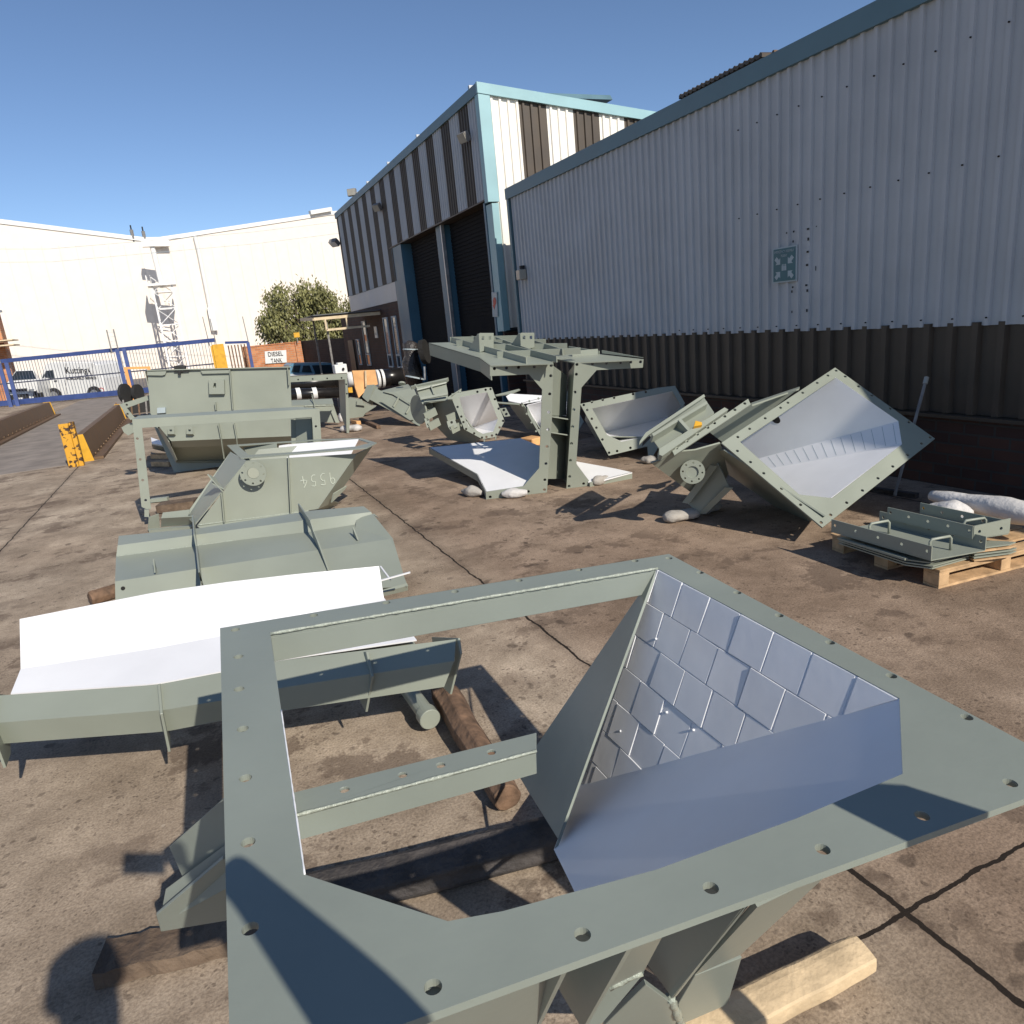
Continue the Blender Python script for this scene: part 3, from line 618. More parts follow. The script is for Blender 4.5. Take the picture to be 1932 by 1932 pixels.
# ---- foreground chute with big bolted flange
_a = ray(399, 588).normalized(); _b = ray(4889, 446).normalized(); FN = _b.cross(_a).normalized()
if FN.z < 0: FN = -FN
FP = G('U', 415/.8625*1932/2240, 1185/.8625*1932/2240, .83)
def u(x, y): return (x, y)     # 'U' region pixels are already in 1932 units
REG['U'] = (0, 0, 2240)
def FO(x, y, dz=0.0): return ON('U', x, y, FP + FN*dz, FN)
FP = G('U', 415, 1185, .92)
ch = thing('flanged_chute', FO(900, 1500), 'green chute section in the foreground with a wide bolted flange and tiled inside wall', 'chute')
outer = [FO(*p) for p in [(415,1185),(1262,1045),(2052,1464),(435,2050)]]
inner = [FO(*p) for p in [(510,1195),(1240,1072),(1697,1317),(1703,1460),(1500,1545),(1240,1640),(949,1719),(845,1738),(575,1650)]]
hol = [FO(*p) for p in [(444,1188),(450,1239),(451,1300),(458,1375),(463,1468),(468,1589),(472,1752),(480,1960),(592,1161),(729,1137),(858,1116),(979,1095),(1092,1075),(1198,1058),(1262,1049+4),
      (1321,1080),(1391,1118),(1470,1161),(1566,1212),(1682,1275),(1824,1353),(1906,1477),(1740,1539),(1552,1602),(1341,1675),(1099,1763),(817,1862)]]
MB().plate(outer, .012, holes=hol+[inner], hr=.0108, seg=18).build('flange', 'paintnear', ch, bevel=.0012)
dn = -FN
tl, tr = inner[0], inner[1]
# angle web under the far side of the flange
MB().plate([tl+dn*.012, tr+dn*.012, tr+dn*.078, tl+dn*.078], .010).build('far_web', 'paintnear', ch, bevel=.001)
seam('weld_bead', [tl+dn*.0-V((0,.002,0)), tr+dn*.0-V((0,.002,0))], .0045, ch)
ei = inner[8]
MB().plate([inner[0]+dn*.013+V((.0,0,0)), inner[8]+dn*.013, inner[8]+dn*.09, inner[0]+dn*.09], .008, away=V((3,1,.5))).build('left_web', 'paintnear', ch)
seam('weld_bead', [lerp(inner[0],inner[8],.45), inner[8]+dn*.0], .0015, ch, 'liner')
# tiled inner wall: plane through the right inner edge, leaning down to the left
e1 = (inner[2]-inner[1]).normalized(); ph = math.radians(66)
side = V((-1,0,0)) - e1*V((-1,0,0)).dot(e1); side.normalize()
dwn = (side*math.cos(ph) + V((0,0,-1))*math.sin(ph)).normalized(); tn = e1.cross(dwn).normalized()
if tn.dot(EYE-inner[1]) < 0: tn = -tn
TP = lambda x, y, o=0: ON('U', x, y, inner[1]+dn*.002+tn*o, tn)
t1, t2, t3, t4 = inner[1]+dn*.002, inner[2]+dn*.002, TP(1090,1482), TP(1052,1590)
def uvplate(name, ps, m, parent, th=.008):
    o = MB().plate(ps, th).build(name, m, parent); me = o.data; uv = me.uv_layers.new(name='UVMap')
    ps = [V(p)-ORG[parent] for p in ps]; ax_ = (ps[1]-ps[0]).normalized(); n_ = newell(ps); ay_ = n_.cross(ax_)
    for l in me.loops:
        q = me.vertices[l.vertex_index].co - ps[0]; a_, b_ = q.dot(ax_), q.dot(ay_)
        uv.data[l.index].uv = (a_, b_)
    return o
uvplate('tiled_wall', [t1, t2, t3], 'tile', ch, .006)
# separate laid tiles, running bond along the flange edge, each a little proud and tilted
random.seed(21); T2 = [(0.0, 0.0), ((t2-t1).dot(e1), 0.0), ((t3-t1).dot(e1), (t3-t1).dot(dwn))]
def clip(poly, tri):
    for i in range(3):
        a, b = tri[i], tri[(i+1) % 3]; s_ = 1 if (tri[1][0]-tri[0][0])*(tri[2][1]-tri[0][1])-(tri[1][1]-tri[0][1])*(tri[2][0]-tri[0][0]) > 0 else -1
        f = lambda p_: s_*((b[0]-a[0])*(p_[1]-a[1])-(b[1]-a[1])*(p_[0]-a[0])); out = []
        for j in range(len(poly)):
            p_, q_ = poly[j], poly[(j+1) % len(poly)]; fp, fq = f(p_), f(q_)
            if fp >= 0: out.append(p_)
            if fp*fq < 0: r_ = fp/(fp-fq); out.append((p_[0]+(q_[0]-p_[0])*r_, p_[1]+(q_[1]-p_[1])*r_))
        poly = out
        if len(poly) < 3: return []
    return poly
mb = MB(); tw, thh = .116, .104; row = 0; y_ = 0.0; ymax = T2[2][1]
while y_ < ymax:
    x_ = -1.6 + (tw*.5 if row % 2 else 0) + random.uniform(-.02,.02)
    while x_ < 2.4:
        g1 = .0012; jx, jy = random.uniform(-.0015,.0015), random.uniform(-.0015,.0015); w_ = tw*random.uniform(.97,1.0)
        q4 = clip([(x_+g1+jx,y_+g1+jy),(x_+w_-g1+jx,y_+g1-jy),(x_+w_-g1-jx,y_+thh-g1),(x_+g1,y_+thh-g1+jy)], T2)
        if q4:
            h0 = random.uniform(.0015,.0045); ta, tb_ = random.uniform(-.014,.014), random.uniform(-.014,.014); cx_, cy_ = x_+tw/2, y_+thh/2
            top_ = [t1 + e1*a + dwn*b + tn*(h0 + (a-cx_)*ta + (b-cy_)*tb_) for a, b in q4]
            bot_ = [t1 + e1*a + dwn*b - tn*.001 for a, b in q4]; n_ = len(q4)
            mb.add(top_ + bot_, [tuple(range(n_)), tuple(range(2*n_-1, n_-1, -1))] + [(i, (i+1)%n_, n_+(i+1)%n_, n_+i) for i in range(n_)])
        x_ += tw
    y_ += thh; row += 1
for _ in range(7):
    a, b = random.uniform(0, T2[1][0]), random.uniform(.02, .5)
    if clip([(a-.001,b-.001),(a+.001,b-.001),(a+.001,b+.001),(a-.001,b+.001)], T2): c_ = t1+e1*a+dwn*b; mb.tube([c_, c_+tn*.006, c_+tn*.0075], [.0042,.0034,.0015], 7)
mb.build('lining_tiles', 'tileplain', ch, bevel=.0009)
c1 = inner[3]+dn*.002; bend = t3; 
n2 = (t2-t3).cross(c1-t3).normalized()
c2 = ON('U', 1045, 1603, t3, n2); c3 = ON('U', 1087, 1672, t3, n2)
uvplate('corner_wall', [t2, c1, ON('U',1500,1592,t3,n2), ON('U',1100,1715,t3,n2), c2, t3], 'liner', ch, .006)
# green outer face hanging from the rim
q1 = c2 + V((-.16,.14,-.02)); gn_ = None
d1 = ray(978,1462); best = c2 + (EYE-c2)*0
for i_ in range(60):
    Q = ON('U', 976, 1460, c2 + V((0,.0+.02*i_,0)), V((0,1,0))); qn = (t1-c2).cross(Q-c2).normalized(); qn = qn if qn.dot(EYE-c2) > 0 else -qn
    if qn.dot(SUN) < .02: break
print('side plate', i_, qn.dot(SUN), Q)
MB().plate([t1+V((-.004,0,0)), Q, ON('U',1053,1584,c2,qn), c2], .008).build('side_plate', 'paintnear', ch, bevel=.001)
# cross angle
cz = FP + dn*.085
K = lambda x, y, o=0.: ON('U', x, y, cz, FN)
ca, cb, cc_, cd = K(545,1497), K(1012,1382), K(1012,1417), K(545,1542)
hb = [lerp(lerp(ca,cd,.45), lerp(cb,cc_,.45), f) for f in (.205,.43,.585,.80)]
MB().plate([ca, cb, cc_, cd], .006, holes=hb, hr=.0085).build('cross_angle', 'paintnear', ch, bevel=.001)
MB().plate([cd+dn*.0, cc_+dn*.0, cc_+dn*.052, cd+dn*.052], .006).build('cross_angle_web', 'paintnear', ch, bevel=.001)
seam('weld_bead', [cd, cc_], .0035, ch)
# near wall under the flange with ribs
nb = [FO(x, y, -.013) for x, y in [(436,2030),(949,1880),(1240,1770),(1570,1640)]]
def low(r, x, y, z): return G(r, x, y, z)
P_ = lambda x, y: ON('o', x, y, FP+dn*.030, FN)
MB().plate([P_(-700,1130), P_(0,862), P_(340,750), low('o',205,1050,.30), low('o',0,1300,.30), low('o',-500,1400,.3)], .008).build('near_wall', 'paintnear', ch)
MB().plate([P_(1275,425), P_(1655,285), low('o',1200,668,.38), low('o',985,795,.42)], .008).build('near_wall', 'paintnear', ch)
for nm, pts in (('rib',[P_(1245,432), low('o',880,908,.34), low('o',880,908,.34)+V((0,.10,0)), P_(1245,432)+V((0,.10,0))]),
                ('rib',[P_(672,640), low('o',435,1060,.38), low('o',435,1060,.38)+V((0,.10,0)), P_(672,640)+V((0,.10,0))]),
                ('rib',[P_(345,762), low('o',205,1060,.33), low('o',205,1060,.33)+V((0,.10,0)), P_(345,762)+V((0,.10,0))]),
                ('channel',[P_(680,630), P_(845,575), low('o',735,765,.50), low('o',560,862,.47)]),
                ('channel',[low('o',580,850,.465), low('o',738,788,.49), low('o',530,1060,.36), low('o',435,1060,.34)]),
                ('gusset',[low('o',1200,670,.36), low('o',1145,930,.10), low('o',915,1012,.10), low('o',890,905,.24), low('o',990,795,.36)]),
                ('gusset',[low('o',725,770,.47), low('o',875,908,.30), low('o',930,1060,.1), low('o',520,1060,.2), low('o',545,1040,.3)])):
    MB().plate(pts, .010).build(nm, 'paintnear', ch, bevel=.001)
MB().plate([P_(1240,435)+V((.004,-.004,0)), P_(1275,425), low('o',892,905,.34), low('o',872,908,.34)], .01).build('rib_edge', 'paintnear', ch)
seam('weld_bead', [low('o',565,850,.48), low('o',728,775,.50)], .008, ch); seam('weld_bead', [low('o',868,905,.33), low('o',925,1050,.12)], .009, ch)
w0, w1, w2 = inner[7]+dn*.014, inner[6]+dn*.014, inner[3]+dn*.014
# back of body (dark inside) and channel foot on the left
zA, zB = .42, .30
l0 = low('h',640,1243,zA); l1 = low('h',862,1045,.62); l2 = low('h',605,1460,zB); l3 = low('h',860,1215,.50); l4 = low('h',618,1560,zB-.10)
ft = l1-l0; off = (l3+ft*.8)
MB().plate([l2, l3, l3+V((.05,.01,-.12)), l4+(V((.16,.03,0))), l4], .008).build('foot_channel_flange', 'paintnear', ch, bevel=.001)
MB().plate([l0, l1, l1+V((.0,.0,-.12)), l0+V((.02,.0,-.11))], .008).build('foot_channel_flange', 'paintnear', ch, bevel=.001)
MB().plate([l0+V((.0,0,-.10)), l1+V((.0,.0,-.11)), l3+V((.02,.0,-.11)), l4+V((.0,.0,.02))], .008).build('foot_channel_web', 'paintnear', ch)

# ---- timbers and pipe under the flange
def log(name, p, q, r1, r2, m, lab, cat, seg=14, n=14, flat=1.0):
    p, q = V(p), V(q); pts = [lerp(p, q, i/n) + V((noise.noise(V((i*.25,1,0))), noise.noise(V((i*.25,5,0))), 0))*.008 for i in range(n+1)]
    rs = [lerp(r1, r2, i/n)*(1+.04*noise.noise(V((i*.3,seg,1)))) for i in range(n+1)]
    rs[0] *= .93; rs[-1] *= .93
    mb = MB(); d = (q-p).normalized(); s_ = d.cross(UPZ).normalized(); u_ = s_.cross(d)
    prof = [random.uniform(.86,1.08) for _ in range(seg)]; cut = random.randrange(seg)
    if m == 'newwood': prof = [random.uniform(.95,1.05) for _ in range(seg)]; prof[2] = .78; prof[3] = .70; prof[4] = .78; prof[9] = .86
    vs = [c + (s_*math.cos(2*math.pi*k/seg)+u_*math.sin(2*math.pi*k/seg))*rr*(prof[k]+(.02 if m == 'newwood' else .05)*noise.noise(V((i*.35,k*1.7,3)))) for i, (c, rr) in enumerate(zip(pts, rs)) for k in range(seg)]
    fs = [(i*seg+k, i*seg+(k+1)%seg, (i+1)*seg+(k+1)%seg, (i+1)*seg+k) for i in range(n) for k in range(seg)] + [tuple(range(seg))[::-1], tuple(n*seg+k for k in range(seg))]
    o = mb.add(vs, fs).build(name, m, bevel=.004); return tag(o, lab, cat)
log('wooden_log', G('U',835,1302,.07), G('U',957,1505,.055), .062, .052, 'oldwood', 'brown barked log lying under the cross bar with splintered near end', 'log')
log('wooden_log', G('U',1270,1978,.05), G('U',1630,1797,.05), .050, .044, 'newwood', 'pale freshly split log lying at the lower right on concrete', 'log')
log('wooden_log', G('U',520,1712,.06), G('U',1200,1540,.06), .062, .062, 'darkwood', 'dark weathered round timber lying under the foreground flange opening', 'log')
t = thing('timber_sleeper', G('U',300,1800,0), 'flat brown timber sleeper under the foreground chute at lower left', 'sleeper')
s0 = G('U',200,1775,.047); s1 = G('U',520,1700,.047); sd = (s1-s0).normalized(); sp = V((-sd.y,sd.x,0))
mb = MB(); n = 16
rings = []
for i in range(n+1):
    c = lerp(s0, s1, i/n) - sp*.055; j = lambda: random.uniform(-.004,.004)
    rings += [c+sp*(.058+j())+V((0,0,.0+j())), c-sp*(.058+j())+V((0,0,j())), c-sp*(.060+j())+V((0,0,-.045)), c+sp*(.060+j())+V((0,0,-.045))]
fs = [(4*i+a, 4*i+(a+1)%4, 4*i+4+(a+1)%4, 4*i+4+a) for i in range(n) for a in range(4)] + [(0,3,2,1), (4*n,4*n+1,4*n+2,4*n+3)]
mb.add(rings, fs).build('plank', 'sleeper', t)
t = thing('capped_pipe', G('U',810,1360), 'round green pipe with thicker capped end under the white deflector', 'pipe')
pa, pb = G('U',812,1358,.07), G('U',740,1258,.09); dd = (pa-pb).normalized()
MB().tube([pb-dd*.25, pa-dd*.05], .036, 20).build('pipe_body', 'paint', t, smooth=False); MB().tube([pa-dd*.055, pa], .044, 24).build('end_cap', 'paint', t, bevel=.003)

# ---- white lined deflector with folded green beam
t = thing('lined_deflector', G('U',500,1330,.3), 'white lined deflector plate with a folded green edge beam', 'deflector plate')
zb_ = .29
bl = [(-60,1408),(314,1380),(422,1359),(533,1341),(838,1296)]
fo = [(-60,1368),(307,1340),(421,1321),(523,1299),(857,1247)]
tp = [(-60,1316),(295,1292),(417,1269),(515,1248),(860,1206)]
Bp = [G('U',*p,zb_) for p in bl]; Fp = [G('U',*p,zb_+.10) for p in fo]; Tp = [G('U',*p,zb_+.145) for p in tp]
Bp = [lerp(q, V((b_.x, b_.y, zb_)), 0) for q, b_ in zip(Bp, Fp)]
def strip(name, A, B, th, m, parent):
    def rs_(L, k=30):
        L = [V(q) for q in L]; m_ = len(L)-1; o_ = []
        for i in range(k+1):
            f = i/k*m_; j = min(int(f), m_-1); o_.append(lerp(L[j], L[j+1], f-j))
        return o_
    A, B = rs_(A), rs_(B); k_ = len(A); c0_ = newell([A[0], A[-1], B[-1], B[0]]); c0_ = c0_ if c0_.dot(EYE-A[0]) > 0 else -c0_
    mb = MB(); grid = [(i, i+1, k_+i+1, k_+i) for i in range(k_-1)]
    mb.add(A+B, grid); A2, B2_ = [a-c0_*th for a in A], [b-c0_*th for b in B]; mb.add(A2+B2_, grid)
    mb.add(A+A2, grid); mb.add(B+B2_, grid); mb.add([A[0],B[0],B2_[0],A2[0]], [(0,1,2,3)]); mb.add([A[-1],B[-1],B2_[-1],A2[-1]], [(0,1,2,3)])
    return mb.build(name, m, parent, smooth=True)
    mb = MB(); n_ = len(A); nn = newell([A[0], A[-1], B[-1], B[0]])
    if nn.dot(EYE-A[0]) < 0: nn = -nn
    vs = A + B + [a-nn*th for a in A] + [b-nn*th for b in B]; fs = []
    for i in range(n_-1): fs += [(i,i+1,n_+i+1,n_+i), (2*n_+i,3*n_+i,3*n_+i+1,2*n_+i+1), (i,2*n_+i,2*n_+i+1,i+1), (n_+i,n_+i+1,3*n_+i+1,3*n_+i)]
    fs += [(0,n_,3*n_,2*n_), (n_-1,3*n_-1,4*n_-1,2*n_-1)]
    return mb.add(vs, fs).build(name, m, parent)
strip('beam_lower_face', Bp, Fp, .006, 'paint', t); strip('beam_upper_face', Fp, Tp, .006, 'paint', t)
lb = [Tp[0]+V((.11,0,0)) if False else G('U',20,1309,zb_+.14)] + [G('U',*p,zb_+.14) for p in [(295,1290),(417,1267),(513,1246),(786,1207)]]
lm = [G('U',*p,zb_+.17) for p in [(39,1262),(295,1223),(417,1200),(510,1172),(724,1127)]]
lt = [G('U',*p,zb_+.30) for p in [(37,1168),(295,1117),(430,1098),(560,1083),(715,1068)]]
strip('liner_sheet', lb, lm, .006, 'liner', t); strip('liner_sheet', lm, lt, .006, 'liner', t)
strip('backing_plate', [q+V((0,.02,-.03)) for q in lb], [q+V((.0,.02,-.02)) for q in lm], .006, 'paint', t); strip('backing_plate', [q+V((0,.02,-.02)) for q in lm], [q+V((.0,.012,-.006)) for q in lt], .006, 'paint', t)
for (x0, x1, x2, y0, y1, y2) in ((303,312,322,1291,1340,1418),(693,699,692,1231,1272,1343),(857,868,842,1206,1229,1311),(-2,-4,12,1310,1370,1448)):
    a = G('U',x0,y0-1,zb_+.15); b = G('U',x1,y1,zb_+.102); d = G('U',x2,y2,zb_-.07); c_ = (a+d)/2 + V((-.0,.22,.04))
    MB().plate([a+V((0,-.012,.006)), b+V((0,-.02,0)), d, d+V((0,.1,0)), c_], .009, away=V((-3,0,1)) if x0 > 400 else V((3,0,1))).build('stiffener', 'paint', t, bevel=.001)
# loose white strips
MB().bar(G('g',1745,1435,.40), G('g',1925,1385,.42), .012, .006).bar(G('g',1745,1350,.40), G('g',1805,1430,.39), .008, .006).build('offcut', 'liner', tag(bpy.data.objects.new('liner_offcuts', None), 'thin white liner offcuts lying on the end of the folded panel', 'offcut') if False else None)
o = bpy.data.objects['offcut']; o.name = 'liner_offcut'; tag(o, 'thin white crossed strips lying at the right end of the folded green panel', 'offcut')

# ---- folded green panel with ribs
t = thing('folded_panel', G('U',480,1060,.3), 'folded green steel panel with raised ribs lying behind the white deflector', 'panel')
def gl(pts, z): return [G('U', x, y, z) for x, y in pts]
L0 = gl([(224,1011),(380,996),(590,963),(686,955)], .50); L1 = gl([(222,1029),(377,1008),(585,980),(700,966)], .49)
L2 = gl([(219,1050),(374,1028),(585,1003),(711,983)], .43); L3 = gl([(217,1097),(380,1071.8),(600,1037.8),(741,1016)], .40); L4 = gl([(218,1145),(385,1122),(620,1115),(768,1106)], .27)
strip('top_strip', L1, L0, .006, 'paint', t); strip('step_face', L2, L1, .006, 'paint', t); strip('deck_face', L3, L2, .006, 'paint', t)
strip('front_face', L4, L3, .006, 'paint', t); fnn = newell([L3[0], L3[-1], L4[0]]); fnn = fnn if fnn.dot(EYE-L3[0]) > 0 else -fnn
for x, y in [(232,1110),(728,1040),(740,1068),(748,1094)]:
    c_ = ON('U', x, y, L3[0]+fnn*.004, fnn); MB().tube([c_-fnn*.01, c_+fnn*.0015], .011, 14).build('hole_shade_disc', 'dark', t)  # solid dark disc in place of a bolt hole's unlit inside
for A, B in ((L2[0], L2[-1]),): seam('weld_bead', [A, B], .004, t)
for (a0, a1, a2, a3, a4) in (((362,972),(364,1008),(372,1030),(383,1078),(381,1103)),((562,950),(583,982),(590,1003),(607,1020),(618,1075))):
    x = lambda p, z: G('U', *p, z); h = .05
    base = [x(a0,.55), x(a1,.54), x(a2,.485), x(a3,.45), x(a4,.34)]
    o = [q + V((0,.04,-.07)) for q in base]
    MB().plate(base + o[::-1], .008, away=V((-3,0,1))).build('rib', 'paint', t, bevel=.001)
for x0, y0 in ((288,1055),(665,995)):
    a = G('U',x0,y0,.47); MB().plate([a, a+V((0,-.10,-.055)), a+V((.0,.02,-.07))], .008, away=V((-3,0,1))).build('lug', 'paint', t)
MB().plate([G('g',1700,1018,.5), G('g',1725,1040,.49), G('g',1725,1078,.43), G('g',1820,1182,.40), G('g',1870,1370,.31), G('g',1912,1465,.25), G('g',1760,1500,.25), G('g',1600,1200,.36), G('g',1600,1060,.46)], .006).build('end_plate', 'paint', t)
MB().plate([G('g',1760,1500,.27), G('g',1912,1465,.27), G('g',1908,1488,.24), G('g',1762,1530,.24)], .02).build('end_flange', 'paint', t)
log('timber_prop', G('g',-10,1545,.05), G('g',160,1490,.05), .05, .05, 'oldwood', 'brown timber showing left of the folded green panel', 'timber')

# ---- hopper marked 9554
p, q = G('l',225,1010,.12), G('l',1385,850,.12); hn = vplane(p, q)
if hn.dot(EYE-p) < 0: hn = -hn
H_ = lambda x, y, o=0.0: ON('l', x, y, p + hn*o, hn)
t = thing('chalked_hopper', p, 'open green hopper chalked 9554 upside down with round nozzle flange on its side', 'hopper')
bk = -hn
A = [H_(225,1010), H_(700,385), H_(1752,318), H_(1385,850)]
fh = MB().plate(A, .008, holes=[[H_(762,508)+ (q-p).normalized()*.062*math.cos(-a*math.pi/12)+UPZ*.062*math.sin(-a*math.pi/12) for a in range(24)]]).build('side_wall', 'paint', t)
top_z = H_(1100,330).z + .0
F = lambda x, y: G('l', x, y, top_z)
outp = [F(510,235), F(640,360), F(1100,325), F(1855,262), F(1950,212), F(1800,168), F(1400,178), F(980,205)]
inp = [F(612,238), F(722,330), F(1200,298), F(1750,248), F(1885,213), F(1775,177), F(1400,186), F(1000,205)]
inp[0] = F(618,240); inp[7] = F(985,212)
MB().plate(outp, .010, holes=[inp]).build('top_flange', 'paint', t, bevel=.001)
fb = [F(612,238)-UPZ*.012, F(1770,177)-UPZ*.012]
far_a, far_b = outp[0]*.5+inp[0]*.5, inp[5]
dv = V((0,-.30,-.42))
i0, i7, i6, i5, i4 = inp[0], inp[7], inp[6], inp[5], inp[4]
MB().plate([i0, i7, i7+V((-.10,-.30,-.40)), i0+V((.15,-.3,-.40))], .006).build('inner_wall', 'paint', t)
MB().plate([i7, i5, i5+V((-.24,-.14,-.22)), i7+V((-.05,-.16,-.22))], .006).build('liner_sheet', 'liner', t)
MB().plate([A[1]+bk*.7, A[2]+bk*.85, A[3]+bk*.6, A[0]+bk*.6], .008).build('back_wall', 'paint', t)
# sloping left channel, right end wall
sA, sB = G('l',565,312,top_z-.012), G('l',128,932,.13)
MB().plate([H_(700,385,-.008), sA, sB, H_(225,1010,-.008)], .008, away=V((-2,3,3))).build('sloping_wall', 'paint', t)
MB().plate([sA, sA+bk*.008+V((-.04,0,-.01)), sB+V((-.04,0,-.01)), sB], .008).build('channel_lip', 'paint', t)
MB().plate([H_(330,512,-.02), H_(372,580), H_(478,682,.01), H_(400,560,-.12)], .010).build('cross_lug', 'paint', t)
MB().plate([H_(365,590,-.15), H_(430,600,-.1), H_(478,682,.02), H_(372,600,-.01)], .010).build('cross_lug', 'paint', t)
MB().plate([A[2]+hn*.004, H_(1905,252,-.20), H_(1800,400,-.2), H_(1520,790,-.2), A[3]+hn*.004], .008, away=EYE).build('end_wall', 'paint', t)
MB().plate([H_(1530,700,.002), H_(1665,628,-.1), H_(1640,655,-.1), H_(1518,790,0)], .012).build('end_gusset', 'paint', t)
MB().plate([G('l',1385,852,.12), G('l',1545,775,.10), G('l',1588,795,.02), G('l',1480,852,.02)], .01).build('foot_plate', 'paint', t)
for (x0,y0,x1,y1) in ((1100,330,1125,892),(463,690,488,968)):
    a, b = H_(x0,y0), H_(x1,y1); MB().plate([a, b, b+hn*.045, a+hn*.045], .008, away=V((-4,0,1))).build('rib', 'paint', t)
MB().plate([H_(225,1010,.0)+hn*.002, H_(1300,862)+hn*.002, H_(1290,920,.10)-UPZ*.02, H_(300,1060,.1)-UPZ*.02], .008).build('bottom_flange', 'paint', t)
seam('weld_bead', [H_(240,1003,.004), H_(1290,868,.004)], .007, t)
# nozzle
nc = H_(762,508,.10); ex = (q-p).normalized(); ez = UPZ
nc0 = H_(762,508,0)
ro = (H_(890,508)-H_(762,508)).length; 
ring_o = [nc+ex*ro*.98*math.cos(a*math.pi/18)+ez*ro*.98*math.sin(a*math.pi/18) for a in range(36)]
ring_i = [nc+ex*ro*.45*math.cos(-a*math.pi/12)+ez*ro*.45*math.sin(-a*math.pi/12) for a in range(24)]
nz = MB().plate(ring_o, .012, holes=[nc+ex*ro*.8*math.cos((a+.5)*math.pi/4+.2)+ez*ro*.8*math.sin((a+.5)*math.pi/4+.2) for a in range(8)]+[ring_i], hr=.009, seg=10).build('nozzle_flange', 'paint', t, bevel=.001)
mb = MB(); n = 24; rr = ro*.47
vs = [c_+ex*rr_*math.cos(2*math.pi*k/n)+ez*rr_*math.sin(2*math.pi*k/n) for c_, rr_ in ((nc-hn*.006,rr),(nc0-hn*.03,rr),(nc-hn*.006,rr*.94),(nc0-hn*.03,rr*.94)) for k in range(n)]
fs = [(k,(k+1)%n,n+(k+1)%n,n+k) for k in range(n)]+[(2*n+k,3*n+k,3*n+(k+1)%n,2*n+(k+1)%n) for k in range(n)]+[(k,2*n+k,2*n+(k+1)%n,(k+1)%n) for k in range(n)]
mb.add(vs, fs).build('nozzle_pipe', 'paint', nz)
cpt = H_(1378,572,.003)
hh_ = (H_(1378,515)-H_(1378,625)).length; ww_ = (H_(1195,560)-H_(1560,560)).length/4
glyph = {'9': [[(.75,.62),(.62,.5),(.35,.5),(.2,.65),(.25,.9),(.5,1),(.72,.9),(.76,.65),(.74,.3),(.7,0)]], '5': [[(.85,.95),(.45,1),(.32,.97),(.28,.6),(.55,.62),(.75,.45),(.72,.18),(.45,.02),(.15,.05)]], '4': [[(.62,1),(.35,.75),(.1,.42),(.5,.36),(.95,.4)],[(.55,.7),(.6,.35),(.58,0)]]}
mb = MB()
for gi, ch_ in enumerate('9554'):
    for st in glyph[ch_]: mb.tube([cpt - ex*((gi-2+sx_*.8)*ww_) - UPZ*((sy_-.5)*hh_) for sx_, sy_ in st], .0042, 5)
mb.build('lettering', 'chalk', t)
# foot box at the left
fz = .16
MB().plate([G('m',280,1345,fz), G('m',375,1330,fz), G('m',375,1440,.02), G('m',285,1470,.02)], .008).build('foot_plate', 'paint', t)
MB().plate([G('m',395,1318,.22), G('m',640,1292,.22), G('m',605,1360,.16), G('m',395,1370,.16)], .006).build('bottom_channel', 'paint', t)
MB().plate([G('m',395,1372,.16), G('m',660,1352,.16), G('m',655,1425,.06), G('m',395,1440,.06)], .008).build('bottom_channel', 'paint', t)
MB().plate([G('m',290,1455,.055), G('m',655,1420,.055), G('m',655,1440,.05), G('m',290,1470,.05)], .03).build('bottom_lip', 'paint', t)

# ---- portal frame behind it
zt = 1.03
p = G('m',150,535,zt); q = G('m',1735,440,zt); p.z = q.z = 0
q = p + V((1,.02,0)); fn = vplane(p, q)
if fn.dot(EYE-p) < 0: fn = -fn
K = lambda x, y, o=0: ON('m', x, y, p+fn*o, fn)
t = thing('portal_frame', p, 'upright green rectangular frame with bolt holes standing behind the chalked hopper', 'frame')
op = [K(150,530), K(1735,440), K(1750,690), K(1760,900), K(1700,905), K(1670,512), K(235,603), K(312,1290), K(270,1290), K(230,1270)]
MB().plate(op, .010, holes=[K(195,694),K(219,870),K(240,1045),K(265,1214),K(1704,590)], hr=.012).build('front_flange', 'paint', t, bevel=.001)
b_ = -fn
MB().plate([K(205,500,-.14), K(1550,425,-.14), K(1735,440), K(150,530)], .008).build('top_plate', 'paint', t)
MB().plate([K(235,603,-.008), K(312,1290,-.008), K(312,1290,-.26), K(235,603,-.26)], .008, away=V((9,5,1))).build('leg_web', 'paint', t)
MB().plate([K(1670,512,-.008), K(1690,900,-.008), K(1690,900,-.3), K(1670,512,-.3)], .008, away=V((-9,5,1))).build('leg_web', 'paint', t)
MB().plate([K(1495,525,-.35), K(1535,525,-.35), K(1550,900,-.35), K(1500,900,-.35)], .03).build('rear_leg', 'paint', t)
MB().plate([K(1535,525,-.34), K(1665,515,-.2), K(1690,900,-.2), K(1545,900,-.34)], .01).build('rear_web', 'paint', t)
MB().bar(K(275,1290,-.02), K(275,1350,-.02), .06, .04).build('foot', 'paint', t)
tag(MB().bar(G('m',315,1215,.03), G('m',455,1200,.03), .06, .04).build('steel_strip', 'paint'), 'short pale green strip on the ground inside the portal frame', 'steel strip')
tag(MB().bar(G('m',380,1275,.05), G('m',690,1235,.05), .22, .08).build('timber_block', 'sleeper'), 'wide brown timber under the bottom channel of the chalked hopper', 'timber')

